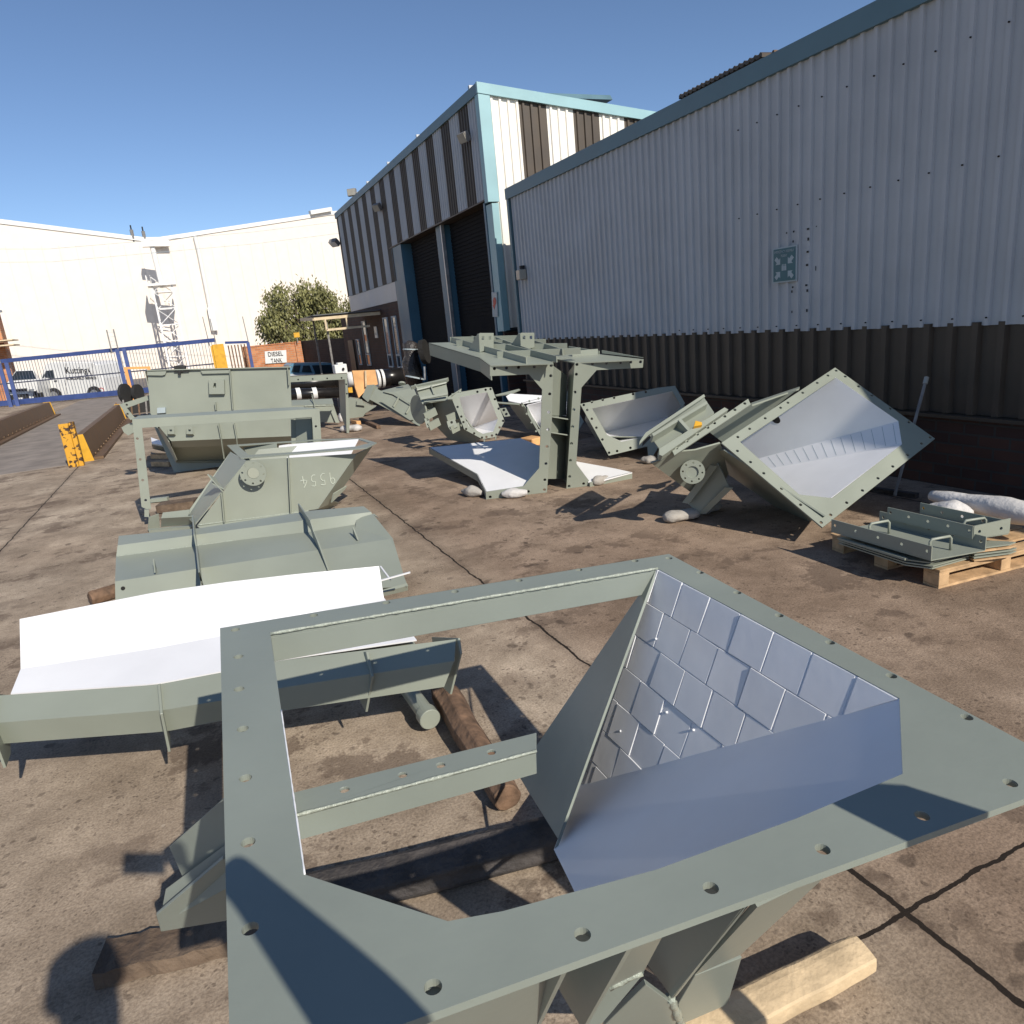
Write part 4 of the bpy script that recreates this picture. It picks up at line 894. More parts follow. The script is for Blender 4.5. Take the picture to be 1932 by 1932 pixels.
# ---- big hopper behind the portal frame
Yh = 9.9
p = PY('m',275,120,Yh); q = PY('m',1490,90,Yh-.35); p.z = q.z = 0; gn2 = vplane(p, q)
if gn2.dot(EYE-p) < 0: gn2 = -gn2
K = lambda x, y, o=0: ON('m', x, y, p+gn2*o, gn2)
t = thing('large_hopper', p, 'big square green hopper with small hatch box standing behind the portal frame', 'hopper')
MB().plate([K(280,120), K(1485,92), K(1498,430), K(1510,672), K(480,715), K(385,600), K(305,480)], .010).build('front_wall', 'paint', t)
MB().plate([K(275,112,.04), K(1495,84,.04), K(1505,84,-1.1), K(290,112,-1.1)], .012, away=EYE+V((0,0,3))).build('top_flange', 'paint', t)
MB().plate([K(278,128,.035), K(440,124,.035), K(430,152,.035), K(405,160,.035), K(278,158,.035)], .008).build('lifting_lip', 'paint', t)
MB().plate([K(730,120,.035), K(975,114,.035), K(975,140,.035), K(745,146,.035)], .008).build('lifting_lip', 'paint', t)
for x0,y0,x1,y1 in ((978,108,1003,445),(855,385,862,450),(1465,95,1475,240)):
    a, b = K(x0,y0), K(x1,y1); MB().plate([a,b,b+gn2*.06,a+gn2*.06], .01, away=V((-4,0,1))).build('rib', 'paint', t)
hb_ = MB().plate([K(795,198,.06), K(928,195,.06), K(932,318,.06), K(800,320,.06)], .058, holes=[[K(843,225,.06),K(858,225,.06),K(858,265,.06),K(835,265,.06)]]).build('hatch_box', 'paint', t, bevel=.004)
MB().plate([K(505,122,.03), K(630,118,.03), K(630,128,.03), K(505,132,.03)], .03).bar(K(550,120,.04), K(552,155,.04), .02, .03).build('latch', 'rubber', t)
MB().tube([K(510,100,.0), K(560,92,.0), K(605,95,.0)], .03, 8).build('cable_clamp', 'rubber', t)
# lower lip & tapered bottom in shade
MB().plate([K(480,715), K(1510,672), K(1510,740,-.20), K(490,770,-.20)], .010, holes=[K(x,y,-.1) for x,y in []]).build('under_flange', 'paint', t)
MB().plate([K(480,715,-.1), K(1500,680,-.1), K(1400,880,-.85), K(510,880,-.85)], .010, holes=[ON('m',x,y,K(480,715,-.1),newell([K(480,715,-.1),K(1500,680,-.1),K(510,880,-.85)])) for x,y in [(645,742),(808,735),(966,722),(1120,718),(1272,711)]], hr=.013).build('taper_wall', 'paint', t)
MB().plate([K(515,880,-.86), K(1350,880,-.86), K(1300,1010,-1.0), K(600,1020,-1.0)], .01).build('taper_wall', 'paint', t)
MB().plate([K(385,600,-.01), K(480,715,-.05), K(510,880,-.3), K(515,900,-1.0), K(340,560,-1.05)], .01, away=V((-5,5,0))).build('left_wall', 'paint', t)
MB().plate([K(280,120,-.01), K(305,480,-.01), K(385,600,-.01), K(385,600,-1.05), K(280,120,-1.05)], .01, away=V((-5,5,1))).build('left_wall', 'paint', t)
MB().plate([K(1485,92,-.01), K(1510,672,-.01), K(1510,672,-1.05), K(1485,92,-1.05)], .01, away=V((9,5,1))).build('right_wall', 'paint', t)
MB().plate([K(290,480,-1.05), K(1510,480,-1.05), K(1200,900,-.9), K(560,1100,-.8)], .01).build('back_wall', 'paint', t)
for x0 in (450, 608):
    a = K(x0,590,.07); d = K(x0+55,590,.07); c_ = K(x0+55,655,.07); e = K(x0,655,.07)
    MB().plate([a,d,c_,e], .008, holes=[(a+c_)/2], hr=.016).build('bracket', 'paint', t); MB().plate([e, c_, c_-gn2*.09-UPZ*.04, e-gn2*.09-UPZ*.04], .008).build('bracket', 'paint', t)
for x0,y0,x1,y1 in ((880,565,905,690),(1012,558,1035,690),(905,690,930,860),(1035,690,1050,820)):
    a, b = K(x0,y0), K(x1,y1, 0 if y1 < 700 else -.1); MB().plate([a,b,b+gn2*.05,a+gn2*.05], .01, away=V((-4,0,1))).build('rib', 'paint', t)
# angle arm sticking out on the left
MB().plate([K(40,405,-.2), K(295,325,-.2), K(297,365,-.2), K(105,435,-.2), K(180,525,-.2), K(135,535,-.2)], .012, holes=[K(105,408,-.2),K(112,485,-.2)], hr=.014).build('side_arm', 'paint', t)
MB().plate([K(60,600,-.3), K(100,575,-.3), K(150,560,-.3), K(165,640,-.3), K(120,668,-.3), K(80,640,-.3)], .10).build('side_bracket', 'paint', t)
MB().plate([K(362,435,.05), K(430,432,.05), K(432,475,.05), K(362,480,.05)], .05).build('hinge_block', 'signpale', t)
# stack of white topped beams left of it
t2_ = thing('lined_beam', G('m',380,800), 'short white topped green beam lying on timbers behind the portal frame', 'beam')
MB().plate([G('m',310,685,.28), G('m',405,715,.28), G('m',425,760,.25), G('m',318,735,.25)], .02).build('liner_sheet', 'liner', t2_)
MB().plate([G('m',318,738,.25), G('m',425,762,.25), G('m',462,808,.05), G('m',325,780,.08)], .02, holes=[]).build('beam_face', 'paint', t2_)
for x0,y0,lab in ((380,842,'pale timber bearer on the ground nearest the lined beam'),(385,905,'pale timber bearer in shade below the large hopper, in front')):
    tag(MB().bar(G('m',x0-50,y0-2,.04), G('m',x0+100,y0,.04), .10, .07).build('timber_bearer', 'wood'), lab, 'timber', 'timber bearers')

# ---- second frame and bin further back, right of large hopper
p = G('c',1005,1345); q = p + V((-2.4,.55,0)); fn = vplane(p, q)
if fn.dot(EYE-p) < 0: fn = -fn
K = lambda x, y, o=0: ON('c', x, y, p+fn*o, fn)
t = thing('open_frame', p, 'green bolted frame with slim post beside the big square hopper', 'frame')
MB().plate([K(480,868), K(1000,832), K(1002,872), K(1025,1250), K(1018,1345), K(998,1340), K(985,888), K(480,915)], .012, holes=[K(x,y) for x,y in [(588,890),(711,885),(833,880),(955,876),(994,930),(1000,1010)]], hr=.014).build('front_flange', 'paint', t)
MB().plate([K(480,862,-.0), K(1000,832), K(1000,838,-.5), K(480,866,-.5)], .01, away=EYE+V((0,0,4))).build('top_plate', 'brownsheet', t)
MB().plate([K(935,885,-.3), K(982,885,-.01), K(1010,1340,-.01), K(945,1180,-.3)], .01).build('side_web', 'paint', t)
t = thing('green_bin', G('c',800,1200), 'low green folded bin with ribs in front of the black pipes', 'bin')
p = G('c',760,1290); q = p + V((1,-.15,0)); fn = vplane(p,q); fn = fn if fn.dot(EYE-p) > 0 else -fn
K = lambda x, y, o=0: ON('c', x, y, p+fn*o, fn)
MB().plate([K(500,1075,-.3), K(875,1050,-.3), K(888,1105), K(500,1112)], .01).build('top_plate', 'paint', t)
MB().plate([K(500,1112), K(888,1105), K(938,1255), K(760,1250), K(500,1250)], .01).build('front_plate', 'paint', t)
MB().plate([K(860,1150,.04), K(895,1150,.04), K(938,1255,.06), K(905,1255,.06)], .01).build('end_rib', 'paint', t)
a = K(700,1035,-.2); b = K(722,1125,.03); MB().plate([a, b, b+V((0,-.08,-.0)), a+V((0,-.08,.05))], .01, away=V((-5,0,1))).build('rib', 'paint', t)
seam('weld_bead', [K(640,1115,.005), K(885,1107,.005)], .012, t)

# ---- black pipes, crate board, valve
def gp(x, y, Y): return PY('c', x, y, Y)
t = thing('black_pipe', gp(760,1010,17.5), 'long black pipe with white couplings lying behind the open frame', 'pipe')
a, b = gp(440,1015,17.2), gp(985,1000,17.2); MB().tube([a, b], .12, 24).build('pipe_shell', 'black', t, smooth=True)
for x in (585, 722): c_ = lerp(a, b, (x-440)/545); MB().tube([c_-V((.05,0,0)), c_+V((.05,0,0))], .14, 24).build('coupling', 'signwhite', t)
t = thing('black_pipe', gp(700,920,18.4), 'upper black pipe with a dull sheen stacked behind the long coupled one', 'pipe')
MB().tube([gp(440,930,18.4), gp(1000,905,18.4)], .16, 24).build('pipe_shell', 'black', t, smooth=True)
t = thing('pipe_spool', gp(1370,870,16.5), 'thick black pipe spool with bright bands right of the plywood crate', 'pipe')
a, b = gp(1260,885,16.5), gp(1485,858,16.5); MB().tube([a, b], .20, 28).build('pipe_shell', 'black', t, smooth=True)
for f in (.0,.16,1.0): c_ = lerp(a, b, f); MB().tube([c_-V((.03,0,0)), c_+V((.03,0,0))], .212, 28).build('band', 'signwhite', t)
t = thing('pipe_spool', gp(1030,890,17), 'short pale flanged pipe end left of the plywood crate', 'pipe')
a = gp(1005,890,17); MB().tube([a, a+V((.2,0,0))], .17, 24).build('pipe_shell', 'signwhite', t, smooth=True)
t = thing('plywood_crate', gp(1150,900,16), 'orange plywood crate end standing between black pipes', 'crate')
MB().plate([gp(1045,815,16), gp(1240,808,16), gp(1262,930,16), gp(1180,960,16), gp(1100,1045,16), gp(1070,960,16)], .08).build('crate_board', 'ply', t)
MB().plate([gp(1010,960,15.9), gp(1045,955,15.9), gp(1050,1000,15.9), gp(1015,1000,15.9)], .05).build('crate_foot', 'yellow', t)
mb = MB(); mb.bar(gp(1155,815,15.95), gp(1160,950,15.95), .05, .04).build('crate_batten', 'newwood', t)
t = thing('wrapped_valve', gp(1550,750,14.5), 'dark wrapped valve body with tall neck standing by the roller doors', 'valve')
pts = [gp(1575,930,14.5), gp(1560,840,14.5), gp(1540,740,14.5), gp(1545,690,14.5), gp(1540,640,14.5), gp(1535,585,14.5), gp(1537,562,14.5)]
MB().tube(pts, [.17,.20,.18,.14,.16,.15,.06], 18, jit=.07).build('valve_body', 'wrap', t, smooth=True)
MB().tube([gp(1541,640,14.5), gp(1541,630,14.5)], .168, 18).build('strap', 'signpale', t)
MB().tube([gp(1575,880,14.3), gp(1577,868,14.3)], .20, 18).build('strap', 'signpale', t)
t = thing('wheel_disc', gp(1660,700,14), 'large dark round disc leaning beside the wrapped valve', 'disc')
c_ = gp(1655,655,14); ax_ = V((.8,-.55,.1)).normalized(); MB().tube([c_-ax_*.05, c_+ax_*.05], .24, 32, jit=.02).build('disc', 'dark', t)
MB().tube([c_-ax_*.09, c_-ax_*.05], .1, 20).build('hub', 'wrap', t)
MB().tube([gp(1655,780,13.9), gp(1660,890,13.9)], .02, 8).build('leg', 'steel', t)
t = thing('control_box', gp(945,800,17), 'small cream box with round dial standing on the pipes', 'box')
c_ = gp(945,802,17); MB().bx(c_.x-.14,c_.x+.14,16.9,17.2,c_.z-.12,c_.z+.11).build('case', 'signwhite', t, bevel=.01); MB().tube([gp(970,800,16.89), gp(970,800,16.86)], .03, 14).build('dial', 'rubber', t); MB().bx(c_.x-.06,c_.x+.06,16.9,17.1,c_.z+.11,c_.z+.15).build('top_lug', 'signwhite', t)
# pickup cab
Yc = 24
t = thing('blue_pickup', gp(720,800,Yc)-V((0,0,1)), 'faded blue pickup parked before the shaded brick wall with only its cab showing', 'pickup')
cab = [(515,770),(545,752),(860,748),(885,770),(905,850),(905,960),(500,960),(505,850)]
MB().plate([gp(x,y,Yc) for x,y in cab], 1.5).build('cab', 'carblue', t)
for nm, w_ in (('windscreen',[(705,770),(865,765),(890,845),(735,842)]),('side_window',[(630,772),(685,770),(705,830),(618,828)]),('side_window',[(548,772),(608,770),(598,830),(530,828)])):
    MB().plate([gp(x,y,Yc-.02) for x,y in w_], .018).build(nm, 'glass', t)
MB().plate([gp(500,845,Yc-.1), gp(720,838,Yc-.1), gp(735,862,Yc-.9), gp(500,865,Yc-.9)], .4).build('bonnet', 'whitecoat', t)
MB().bx(gp(600,900,23).x-.3, gp(800,900,23).x, 22.9, 23.5, -.72, -.1).build('wheel', 'rubber', t)

# ---- chute with its back to us at the roller doors (left of the octagon ringed one)
p = G('n',750,735,-.0); q = p + V((-1.0,.85,0)); fn = vplane(p,q); fn = fn if fn.dot(EYE-p) > 0 else -fn
tn_ = (fn + UPZ*.55).normalized()
K = lambda x, y, o=0: ON('n', x, y, p+tn_*o, tn_)
t = thing('tapered_chute', p, 'long tapered green chute lying on its side by the black pipes', 'chute')
MB().plate([K(235,450), K(300,335), K(440,400), K(525,430), K(735,555), K(800,650), K(755,715)], .01).build('side_wall', 'paint', t)
MB().plate([K(500,405,-.1), K(700,330,-.1), K(795,560,-.0), K(740,555,0), K(530,425,0)], .01).build('side_wall', 'paint', t)
MB().plate([K(300,335,-.05), K(640,290,-.45), K(700,330,-.1), K(440,400,0)], .01).build('top_wall', 'paint', t)
MB().plate([K(335,460,.07), K(360,462,.07), K(690,668,.07), K(660,672,.07)], .04).build('stiffener', 'paint', t)
MB().plate([K(230,450,.02), K(240,440,.02), K(755,700,.02), K(760,735,.02)], .05).build('edge_flange', 'paint', t)
for a, b in (((543,425),(485,530)),((680,495),(620,600))): MB().bar(K(*a,.02), K(*b,.02), .03, .03).build('rib', 'paint', t)
MB().plate([K(380,365,.03), K(510,378,.03), K(745,550,.03), K(740,560,.03), K(480,400,.03), K(385,375,.03)], .06).build('stiffener', 'paint', t)
MB().plate([K(160,430,-.1), K(205,300,-.1), K(290,300,-.1), K(235,450,-.05), K(215,480,-.05)], .12).build('end_box', 'paint', t)
MB().tube([K(575,290,-.2), K(575,275,-.2)], .06, 10).build('lug', 'paint', t)
t = thing('end_chute', G('n',60,700,-.1), 'dark sided green chute end beside the slim post', 'chute')
p = G('n',60,690,-.1); K = lambda x, y, o=0: ON('n', x, y, p+V((0,o,0)), V((-.35,-1,0)).normalized())
MB().plate([K(5,440), K(95,450), K(230,520), K(300,530), K(190,600), K(150,660), K(85,690), K(10,690)], .25).build('body', 'paint', t, bevel=.004)
MB().plate([K(100,460,-.06), K(150,450,-.06), K(185,520,-.06), K(95,510,-.06)], .02).build('bracket', 'paint', t)
for cfg in (((140,678),(345,770),.06,'oldwood','short brown timber beam pointing at the camera below the tapered chute'),((60,700),(135,725),.07,'ply','small orange wood block by the foot of the slim post')):
    (x0,y0),(x1,y1),w_,m_,lab = cfg
    tag(MB().bar(G('n',x0,y0-15,w_/2), G('n',x1-15,y1-25,w_/2), w_*1.2, w_).build('timber_block', m_, bevel=.005), lab, 'timber')

# ---- generic ringed chutes lying tilted, lined inside
def sack(name, a, b, r, lab, m='bag', cat='sandbag', group=None, zsq=.7, seed=0, amp=1.9):
    random.seed(seed+11); a, b = V(a), V(b); n = 22; d = b-a; L_ = d.length; vs = []; sg = 22
    ax_ = d.normalized(); sdv = ax_.cross(UPZ).normalized()
    for i in range(n+1):
        f = i/n; pr = math.sin(math.pi*min(max(f,.02),.98))**.30*(.85+.15*math.sin(f*7+seed)); c = a + d*f
        for k in range(sg):
            th = 2*math.pi*k/sg; q = sdv*math.cos(th)*r*pr + UPZ*math.sin(th)*r*pr*zsq
            wv = 1 + amp*(.16*noise.noise((c+q)*7+V((seed,0,0))) + .05*noise.noise((c+q)*26) + .05*abs(math.sin(th*3.5+f*5+2*noise.noise((c+q)*6))))
            vs.append(c + q*wv + UPZ*(r*zsq*.82))
    for v_ in vs: v_.z = max(v_.z, .004)
    fs = [(i*sg+k, i*sg+(k+1)%sg, (i+1)*sg+(k+1)%sg, (i+1)*sg+k) for i in range(n) for k in range(sg)] + [tuple(range(sg))[::-1], tuple(n*sg+k for k in range(sg))]
    o = MB().add(vs, fs).build(name, m, smooth=True); return tag(o, lab, cat, group)

# diamond chute
B0 = G('f',975,985,.137); DN = V((-.166,-.636,.754)).normalized()
D = lambda x, y, o=0.0: ON('f', x, y, B0+DN*o, DN)
t = thing('diamond_chute', B0, 'big green chute tipped on one corner like a diamond with pale lined opening', 'chute')
ro_ = [D(1035,225), D(1510,563), D(975,985), D(495,583)]
ri_ = [D(1037,273), D(1335,480), D(1352,590), D(1020,845), D(865,828), D(583,578)]
hs = [D(x,y) for x,y in [(1040,240),(1083,268),(1146,315),(1210,358),(1298,420),(1387,485),(1487,557),(1446,586),(1379,640),(1309,695),(1239,751),(1165,809),(1090,867),(1014,925),(969,961),(871,877),(781,800),(696,727),(633,674),(571,621),(573,555),(629,516),(703,466),(776,416),(811,392),(881,345),(950,298),(1001,263)]]
MB().plate(ro_, .012, holes=hs+[ri_], hr=.0105).build('flange', 'paint', t, bevel=.001)
# lined inside: floor (lower right), far side and top walls converge backwards
bw = V((.42,.88,-.10)).normalized()
dep = .8
R2 = [r_+bw*dep*f for r_, f in zip(ri_, (.9,.9,.9,.9,.9,.9))]
cR = sum(R2, V())/6; R2 = [lerp(r_, cR, .08) for r_ in R2]
B1 = D(655,662,-.88); wn_ = (ri_[1]-ri_[0]).cross(B1-ri_[0]).normalized()
W = lambda x, y: ON('f', x, y, B1, wn_)
MB().plate([ri_[0], ri_[1], B1, W(600,620), W(560,585), W(800,425)], .008).build('liner_wall', 'liner', t)
sn_ = (ri_[2]-ri_[1]).cross(B1-ri_[1]).normalized(); B2 = ON('f', 700, 710, B1, sn_)
MB().plate([ri_[1], ri_[2], B2, B1], .008).build('tile_strip', 'liner', t)
fl_ = (ri_[3]-ri_[2]).cross(B2-ri_[2]).normalized(); Fq = lambda x, y: ON('f', x, y, B2, fl_)
MB().plate([ri_[2], ri_[3]+bw*.01, Fq(960,850), Fq(850,845), B2], .008).build('liner_floor', 'liner', t)
for i_ in range(14):
    f0_, f1_ = (i_+.5)/15, (i_+.5)/15
    a_, b2_ = lerp(ri_[1], B1, f0_), lerp(ri_[2], B2, f1_)
    MB().bar(lerp(a_,b2_,.06), lerp(a_,b2_,.94), .003, .002, up=sn_).build('tile_joint', 'signpale', t)
hc_ = ON('f', 752, 470, B1, wn_); hu_ = (ri_[1]-ri_[0]).normalized(); hv_ = wn_.cross(hu_)
hn_ = wn_ if wn_.dot(EYE-hc_) > 0 else -wn_
MB().plate([hc_+hn_*.003+hu_*.045*math.cos(a*math.pi/10)+hv_*.03*math.sin(a*math.pi/10) for a in range(20)], .004).build('hole_shade_oval', 'dark', t)  # dark oval plate standing in for the shade inside a hole
# outer body and second flanged mouth
BB = [lerp(a_, cR, -.10) for a_ in R2]
L_, Bm = ro_[3], ro_[2]
bodyz = bw*1.0
MB().plate([D(520,600,-.013), D(960,965,-.013), D(905,930,-.7), D(700,880,-.8), D(395,640,-.75)], .01, away=V((0,0,-3))).build('lower_wall', 'paint', t)
p1, p2 = D(255,628,.02), D(628,378,.02)
MB().plate([D(262,622,.03), D(622,374,.03), D(634,400,.03), D(272,642,.03)], .012, holes=[D(x,y,.03) for x,y in [(281,608),(330,575),(380,542),(430,510),(462,489),(511,457),(559,426),(606,396)]], hr=.012).build('rear_flange', 'paint', t, bevel=.001)
MB().plate([D(450,525,-.60), D(632,395,-.25), D(860,325,-.03), D(700,450,-.30), D(500,580,-.60)], .01).build('upper_wall', 'paint', t)
MB().plate([D(640,392,-.10), D(866,316,-.10), D(862,325,-.06), D(640,402,-.05)], .012).build('upper_edge', 'paint', t)
MB().plate([D(150,540,-.1), D(410,365,-.1), D(460,440,-.02), D(200,610,-.02)], .012).build('tail_wall', 'paint', t)
MB().plate([D(108,575,-.05), D(105,590,-.05), D(150,545,-.05), D(418,362,-.05), D(412,352,-.05), D(135,535,-.05)], .015).build('tail_flange', 'paint', t)
MB().plate([D(165,540,.02), D(425,385,.02), D(430,397,.02), D(172,552,.02)], .07).build('tail_rib', 'paint', t)
MB().plate([D(200,612,.05), D(510,415,.05), D(528,425,.05), D(215,645,.05), D(200,640,.05)], .05).build('tail_rib', 'paint', t)
MB().plate([D(290,475,.03), D(305,470,.03), D(350,520,.03), D(335,525,.03)], .09).build('rib', 'paint', t)
MB().plate([D(108,590,-.05), D(150,548,-.05), D(210,640,0), D(272,642,0), D(385,640,-.05), D(500,600,-.05), D(470,640,-.5), D(520,880,-.75), D(345,815,-.6)], .012, away=V((0,0,-3))).build('dark_side', 'paint', t)
ncn = D(358,722,-.18); n_ = (DN*.2+V((-.65,-.75,-.1))).normalized(); e1_ = n_.orthogonal().normalized(); e2_ = n_.cross(e1_); rr = .085
MB().plate([ncn+e1_*rr*math.cos(a*math.pi/14)+e2_*rr*math.sin(a*math.pi/14) for a in range(28)], .012, holes=[ncn+e1_*rr*.78*math.cos(a*math.pi/4)+e2_*rr*.78*math.sin(a*math.pi/4) for a in range(8)]+[[ncn+e1_*rr*.5*math.cos(-a*math.pi/8)+e2_*rr*.5*math.sin(-a*math.pi/8) for a in range(16)]], hr=.007).build('nozzle_flange', 'paint', t)
MB().tube([ncn-n_*.012, ncn-n_*.14], rr*.5, 16).build('nozzle_pipe', 'paint', t)
f0 = G('f',385,918,.05); f1 = D(512,795,-.35); f2 = D(440,690,-.3); f3 = G('f',308,868,.13)
MB().plate([f0, f1, f2+V((.06,0,.03)), f3+V((.0,0,0))], .012, away=V((-5,0,1))).build('support_foot', 'paint', t, bevel=.001)
MB().plate([f0, f1, f1+V((.03,-.05,0)), f0+V((.03,-.05,0))], .01).build('support_foot', 'paint', t)
MB().plate([f3, f2, f2+V((.02,-.06,.0)), f3+V((.02,-.06,0))], .01).build('support_foot', 'paint', t)
MB().plate([D(365,505,.075), D(372,478,.075), D(402,485,.075), D(404,498,.075)], .03).build('yellow_marker', 'yellow', t)
for (x,y) in ((752,470),(762,400)): 
    c_ = D(x,y,-.0 if y < 440 else -.3)
# sandbags under it
sack('sandbag', G('f',225,965,0), G('f',390,940,0), .075, 'dusty pale sandbag propping the foot of the diamond shaped chute', seed=1)
sack('sandbag', G('f',400,930,0), G('f',480,895,0), .06, 'smaller dark sandbag half shaded behind the pale one at the diamond chute', seed=2)

# mid right chute (partly behind the diamond one)
p = G('e',1605,1047,.06); MN = V((-.42,-.80,.42)).normalized()
K = lambda r, x, y, o=0.0: ON(r, x, y, p+MN*o, MN)
t = thing('wide_chute', p, 'green chute with wide lined opening lying between the double frame and the diamond chute', 'chute')
ro_ = [K('e',1415,705), K('f',190,322), K('f',275,312), K('f',322,395), K('f',150,680), K('e',1860,985), K('e',1605,1047)]
ri_ = [K('e',1495,735), K('f',262,338), K('f',305,410), K('f',120,600), K('e',1830,925), K('e',1690,955), K('e',1595,910)]
hs = [K('e',x,y) for x,y in [(1440,712),(1463,745),(1493,803),(1523,862),(1563,940),(1607,1027),(1660,1016),(1748,995),(1493,692),(1565,678),(1640,664),(1765,640),(1850,625)]]
MB().plate(ro_, .012, holes=hs+[ri_], hr=.014).build('flange', 'paint', t, bevel=.001)
bw = V((.35,.9,-.08)).normalized(); R2 = [r_+bw*.8 for r_ in ri_]; cR = sum(R2, V())/7; R2 = [lerp(r_, cR, .15) for r_ in R2]
B1 = K('e',1585,893,-.58); wn_ = (ri_[1]-ri_[0]).cross(B1-ri_[0]).normalized(); W = lambda r, x, y: ON(r, x, y, B1, wn_)
Cr = W('e',2000,790); MB().plate([ri_[0], ri_[1], W('f',330,420), Cr, B1], .008).build('liner_wall', 'liner', t)
sn_ = (ri_[4]-ri_[5]).cross(B1-ri_[5]).normalized(); S_ = lambda x, y: ON('e', x, y, ri_[5], sn_)
MB().plate([B1, Cr, ri_[4]], .008).build('liner_floor', 'liner', t); MB().plate([B1, ri_[4], ri_[5]], .008).build('liner_floor', 'liner', t); MB().plate([ri_[4], Cr, S_(2010,880)], .008).build('liner_floor', 'liner', t)
MB().plate([ri_[5], ri_[6], B1], .008).build('liner_wall', 'liner', t)
R3 = [lerp(r_, cR, -.12)-UPZ*.16 for r_ in R2]
MB().plate([lerp(ri_[0],ro_[0],.4)-MN*.013, lerp(ri_[6],ro_[6],.3)-MN*.013, R3[6], R3[0]], .01, away=V((-5,0,-1))).build('body_wall', 'paint', t)
MB().plate([lerp(ri_[6],ro_[6],.3)-MN*.013, lerp(ri_[4],ro_[5],.3)-MN*.013, R3[4], R3[5], R3[6]], .01, away=V((0,-1,-5))).build('body_wall', 'paint', t)
MB().plate([K('e',1450,760,-.10), K('e',1485,775,-.02), K('e',1560,900,-.05), K('e',1520,890,-.14)], .01).build('bracket', 'paint', t)
sack('sandbag', G('e',1825,1095,0), G('e',1915,1100,0), .07, 'pale sandbag under the corner of the wide chute beside the diamond one', seed=3)

# middle chute behind the double frame
p = G('e',1150,905,.1); MN = V((-.50,-.72,.48)).normalized()
K = lambda x, y, o=0.0: ON('e', x, y, p+MN*o, MN)
t = thing('rear_chute', p, 'green chute with pale lining seen half hidden behind the left frame post', 'chute')
ro_ = [K(1025,700), K(1330,620), K(1440,820), K(1380,930), K(1150,910)]; ri_ = [K(1065,715), K(1310,655), K(1395,815), K(1340,890), K(1140,875)]
MB().plate(ro_, .012, holes=[K(x,y) for x,y in [(1036,716),(1063,770),(1095,827),(1125,885),(1080,685),(1140,668)]]+[ri_], hr=.014).build('flange', 'paint', t)
bw = V((.4,.9,-.08)).normalized(); R2 = [r_+bw*.7 for r_ in ri_]
B1 = K(1150,860,-.6)
for i in range(5): j = (i+1)%5; MB().plate([ri_[i],ri_[j],B1], .008).build('liner_wall', 'liner', t)
MB().plate([K(1020,705,-.02), K(1145,905,-.02), K(1080,870,-.7), K(925,755,-.75), K(940,690,-.7)], .01, away=V((-5,0,-1))).build('body_wall', 'paint', t)
MB().plate([K(925,640,-.15), K(955,625,-.2), K(1165,650,-.2), K(1155,668,-.08), K(1030,700,-.05), K(945,685,-.1)], .01).build('upper_wall', 'liner', t)
MB().plate([K(852,637,-.2), K(1010,598,-.3), K(1020,610,-.3), K(958,622,-.2), K(862,650,-.2)], .014, holes=[]).build('rear_flange', 'paint', t)
MB().plate([K(865,690,-.05), K(1010,700,-.0), K(1010,712,-.0), K(868,700,-.05)], .04).build('rear_stiffener', 'paint', t)
MB().plate([K(885,735,.05), K(925,730,.05), K(955,785,.05), K(915,790,.05)], .012, holes=[K(912,745,.05), K(928,772,.05)], hr=.02).build('slotted_lug', 'paint', t)
tag(MB().bar(G('e',1060,945,.05), G('e',1140,955,.05), .2, .1).build('timber_block', 'ply', bevel=.01), 'orange timber block on the ground behind the left frame post', 'timber')

# octagon ringed chute
p = G('n',1430,870,.12); MN = V((-.34,-.86,.36)).normalized()
K = lambda x, y, o=0.0: ON('n', x, y, p+MN*o, MN)
t = thing('ringed_chute', p, 'green chute on its side with bolted ring and pale lining, behind the blue shaded tray', 'chute')
ro_ = [K(1100,392), K(1475,325), K(1525,325), K(1660,680), K(1572,848), K(1425,872), K(1235,770), K(1105,450)]
ri_ = [K(1180,432), K(1475,376), K(1590,660), K(1540,792), K(1430,815), K(1285,742), K(1255,680)]
hs = [K(x,y) for x,y in [(1163,532),(1203,634),(1225,692),(1254,765),(1339,811),(1422,856),(1469,849),(1527,835),(1573,824),(1608,749),(1645,679),(1597,550),(1558,450),(1512,342),(1191,369),(1373,372),(1460,350)]]
MB().plate(ro_, .012, holes=hs+[ri_], hr=.016).build('flange', 'paint', t, bevel=.001)
bw = V((.30,.94,-.10)).normalized(); R2 = [r_+bw*.7 for r_ in ri_]; cR = sum(R2, V())/7; R2 = [lerp(r_, cR, .1) for r_ in R2]
B1 = K(1320,752,-.62); wn_ = (ri_[1]-ri_[0]).cross(B1-ri_[0]).normalized(); W = lambda x, y: ON('n', x, y, B1, wn_)
MB().plate([ri_[0], ri_[1], W(1605,655), B1, W(1250,700)], .008).build('liner_wall', 'liner', t)
B2 = K(1392,795,-.12)
for a_, b2_ in ((2,3),(3,4),(4,5),(5,6)): MB().plate([B1, ri_[a_], ri_[b2_]], .008).build('liner_floor', 'liner', t)
MB().plate([K(1095,455,-.02), K(1240,780,-.02), K(1425,872,-.02), K(1330,905,-.3), K(1050,905,-.6), K(890,790,-.6), K(810,475,-.5)], .01, away=V((-5,-2,-3))).build('body_wall', 'paint', t)
MB().plate([K(810,470,-.12), K(1065,450,-.02), K(1065,462,-.02), K(815,482,-.12)], .03).build('body_edge', 'paint', t)
MB().plate([K(1050,425,.05), K(1205,350,-.05), K(1205,372,-.05), K(1095,400,.05), K(1110,450,.05), K(1060,452,.05)], .02).build('corner_bracket', 'paint', t)
MB().plate([K(670,300,-.3), K(720,305,-.3), K(790,500,-.2), K(850,750,-.3), K(800,640,-.4)], .02).build('tail_edge', 'paint', t)
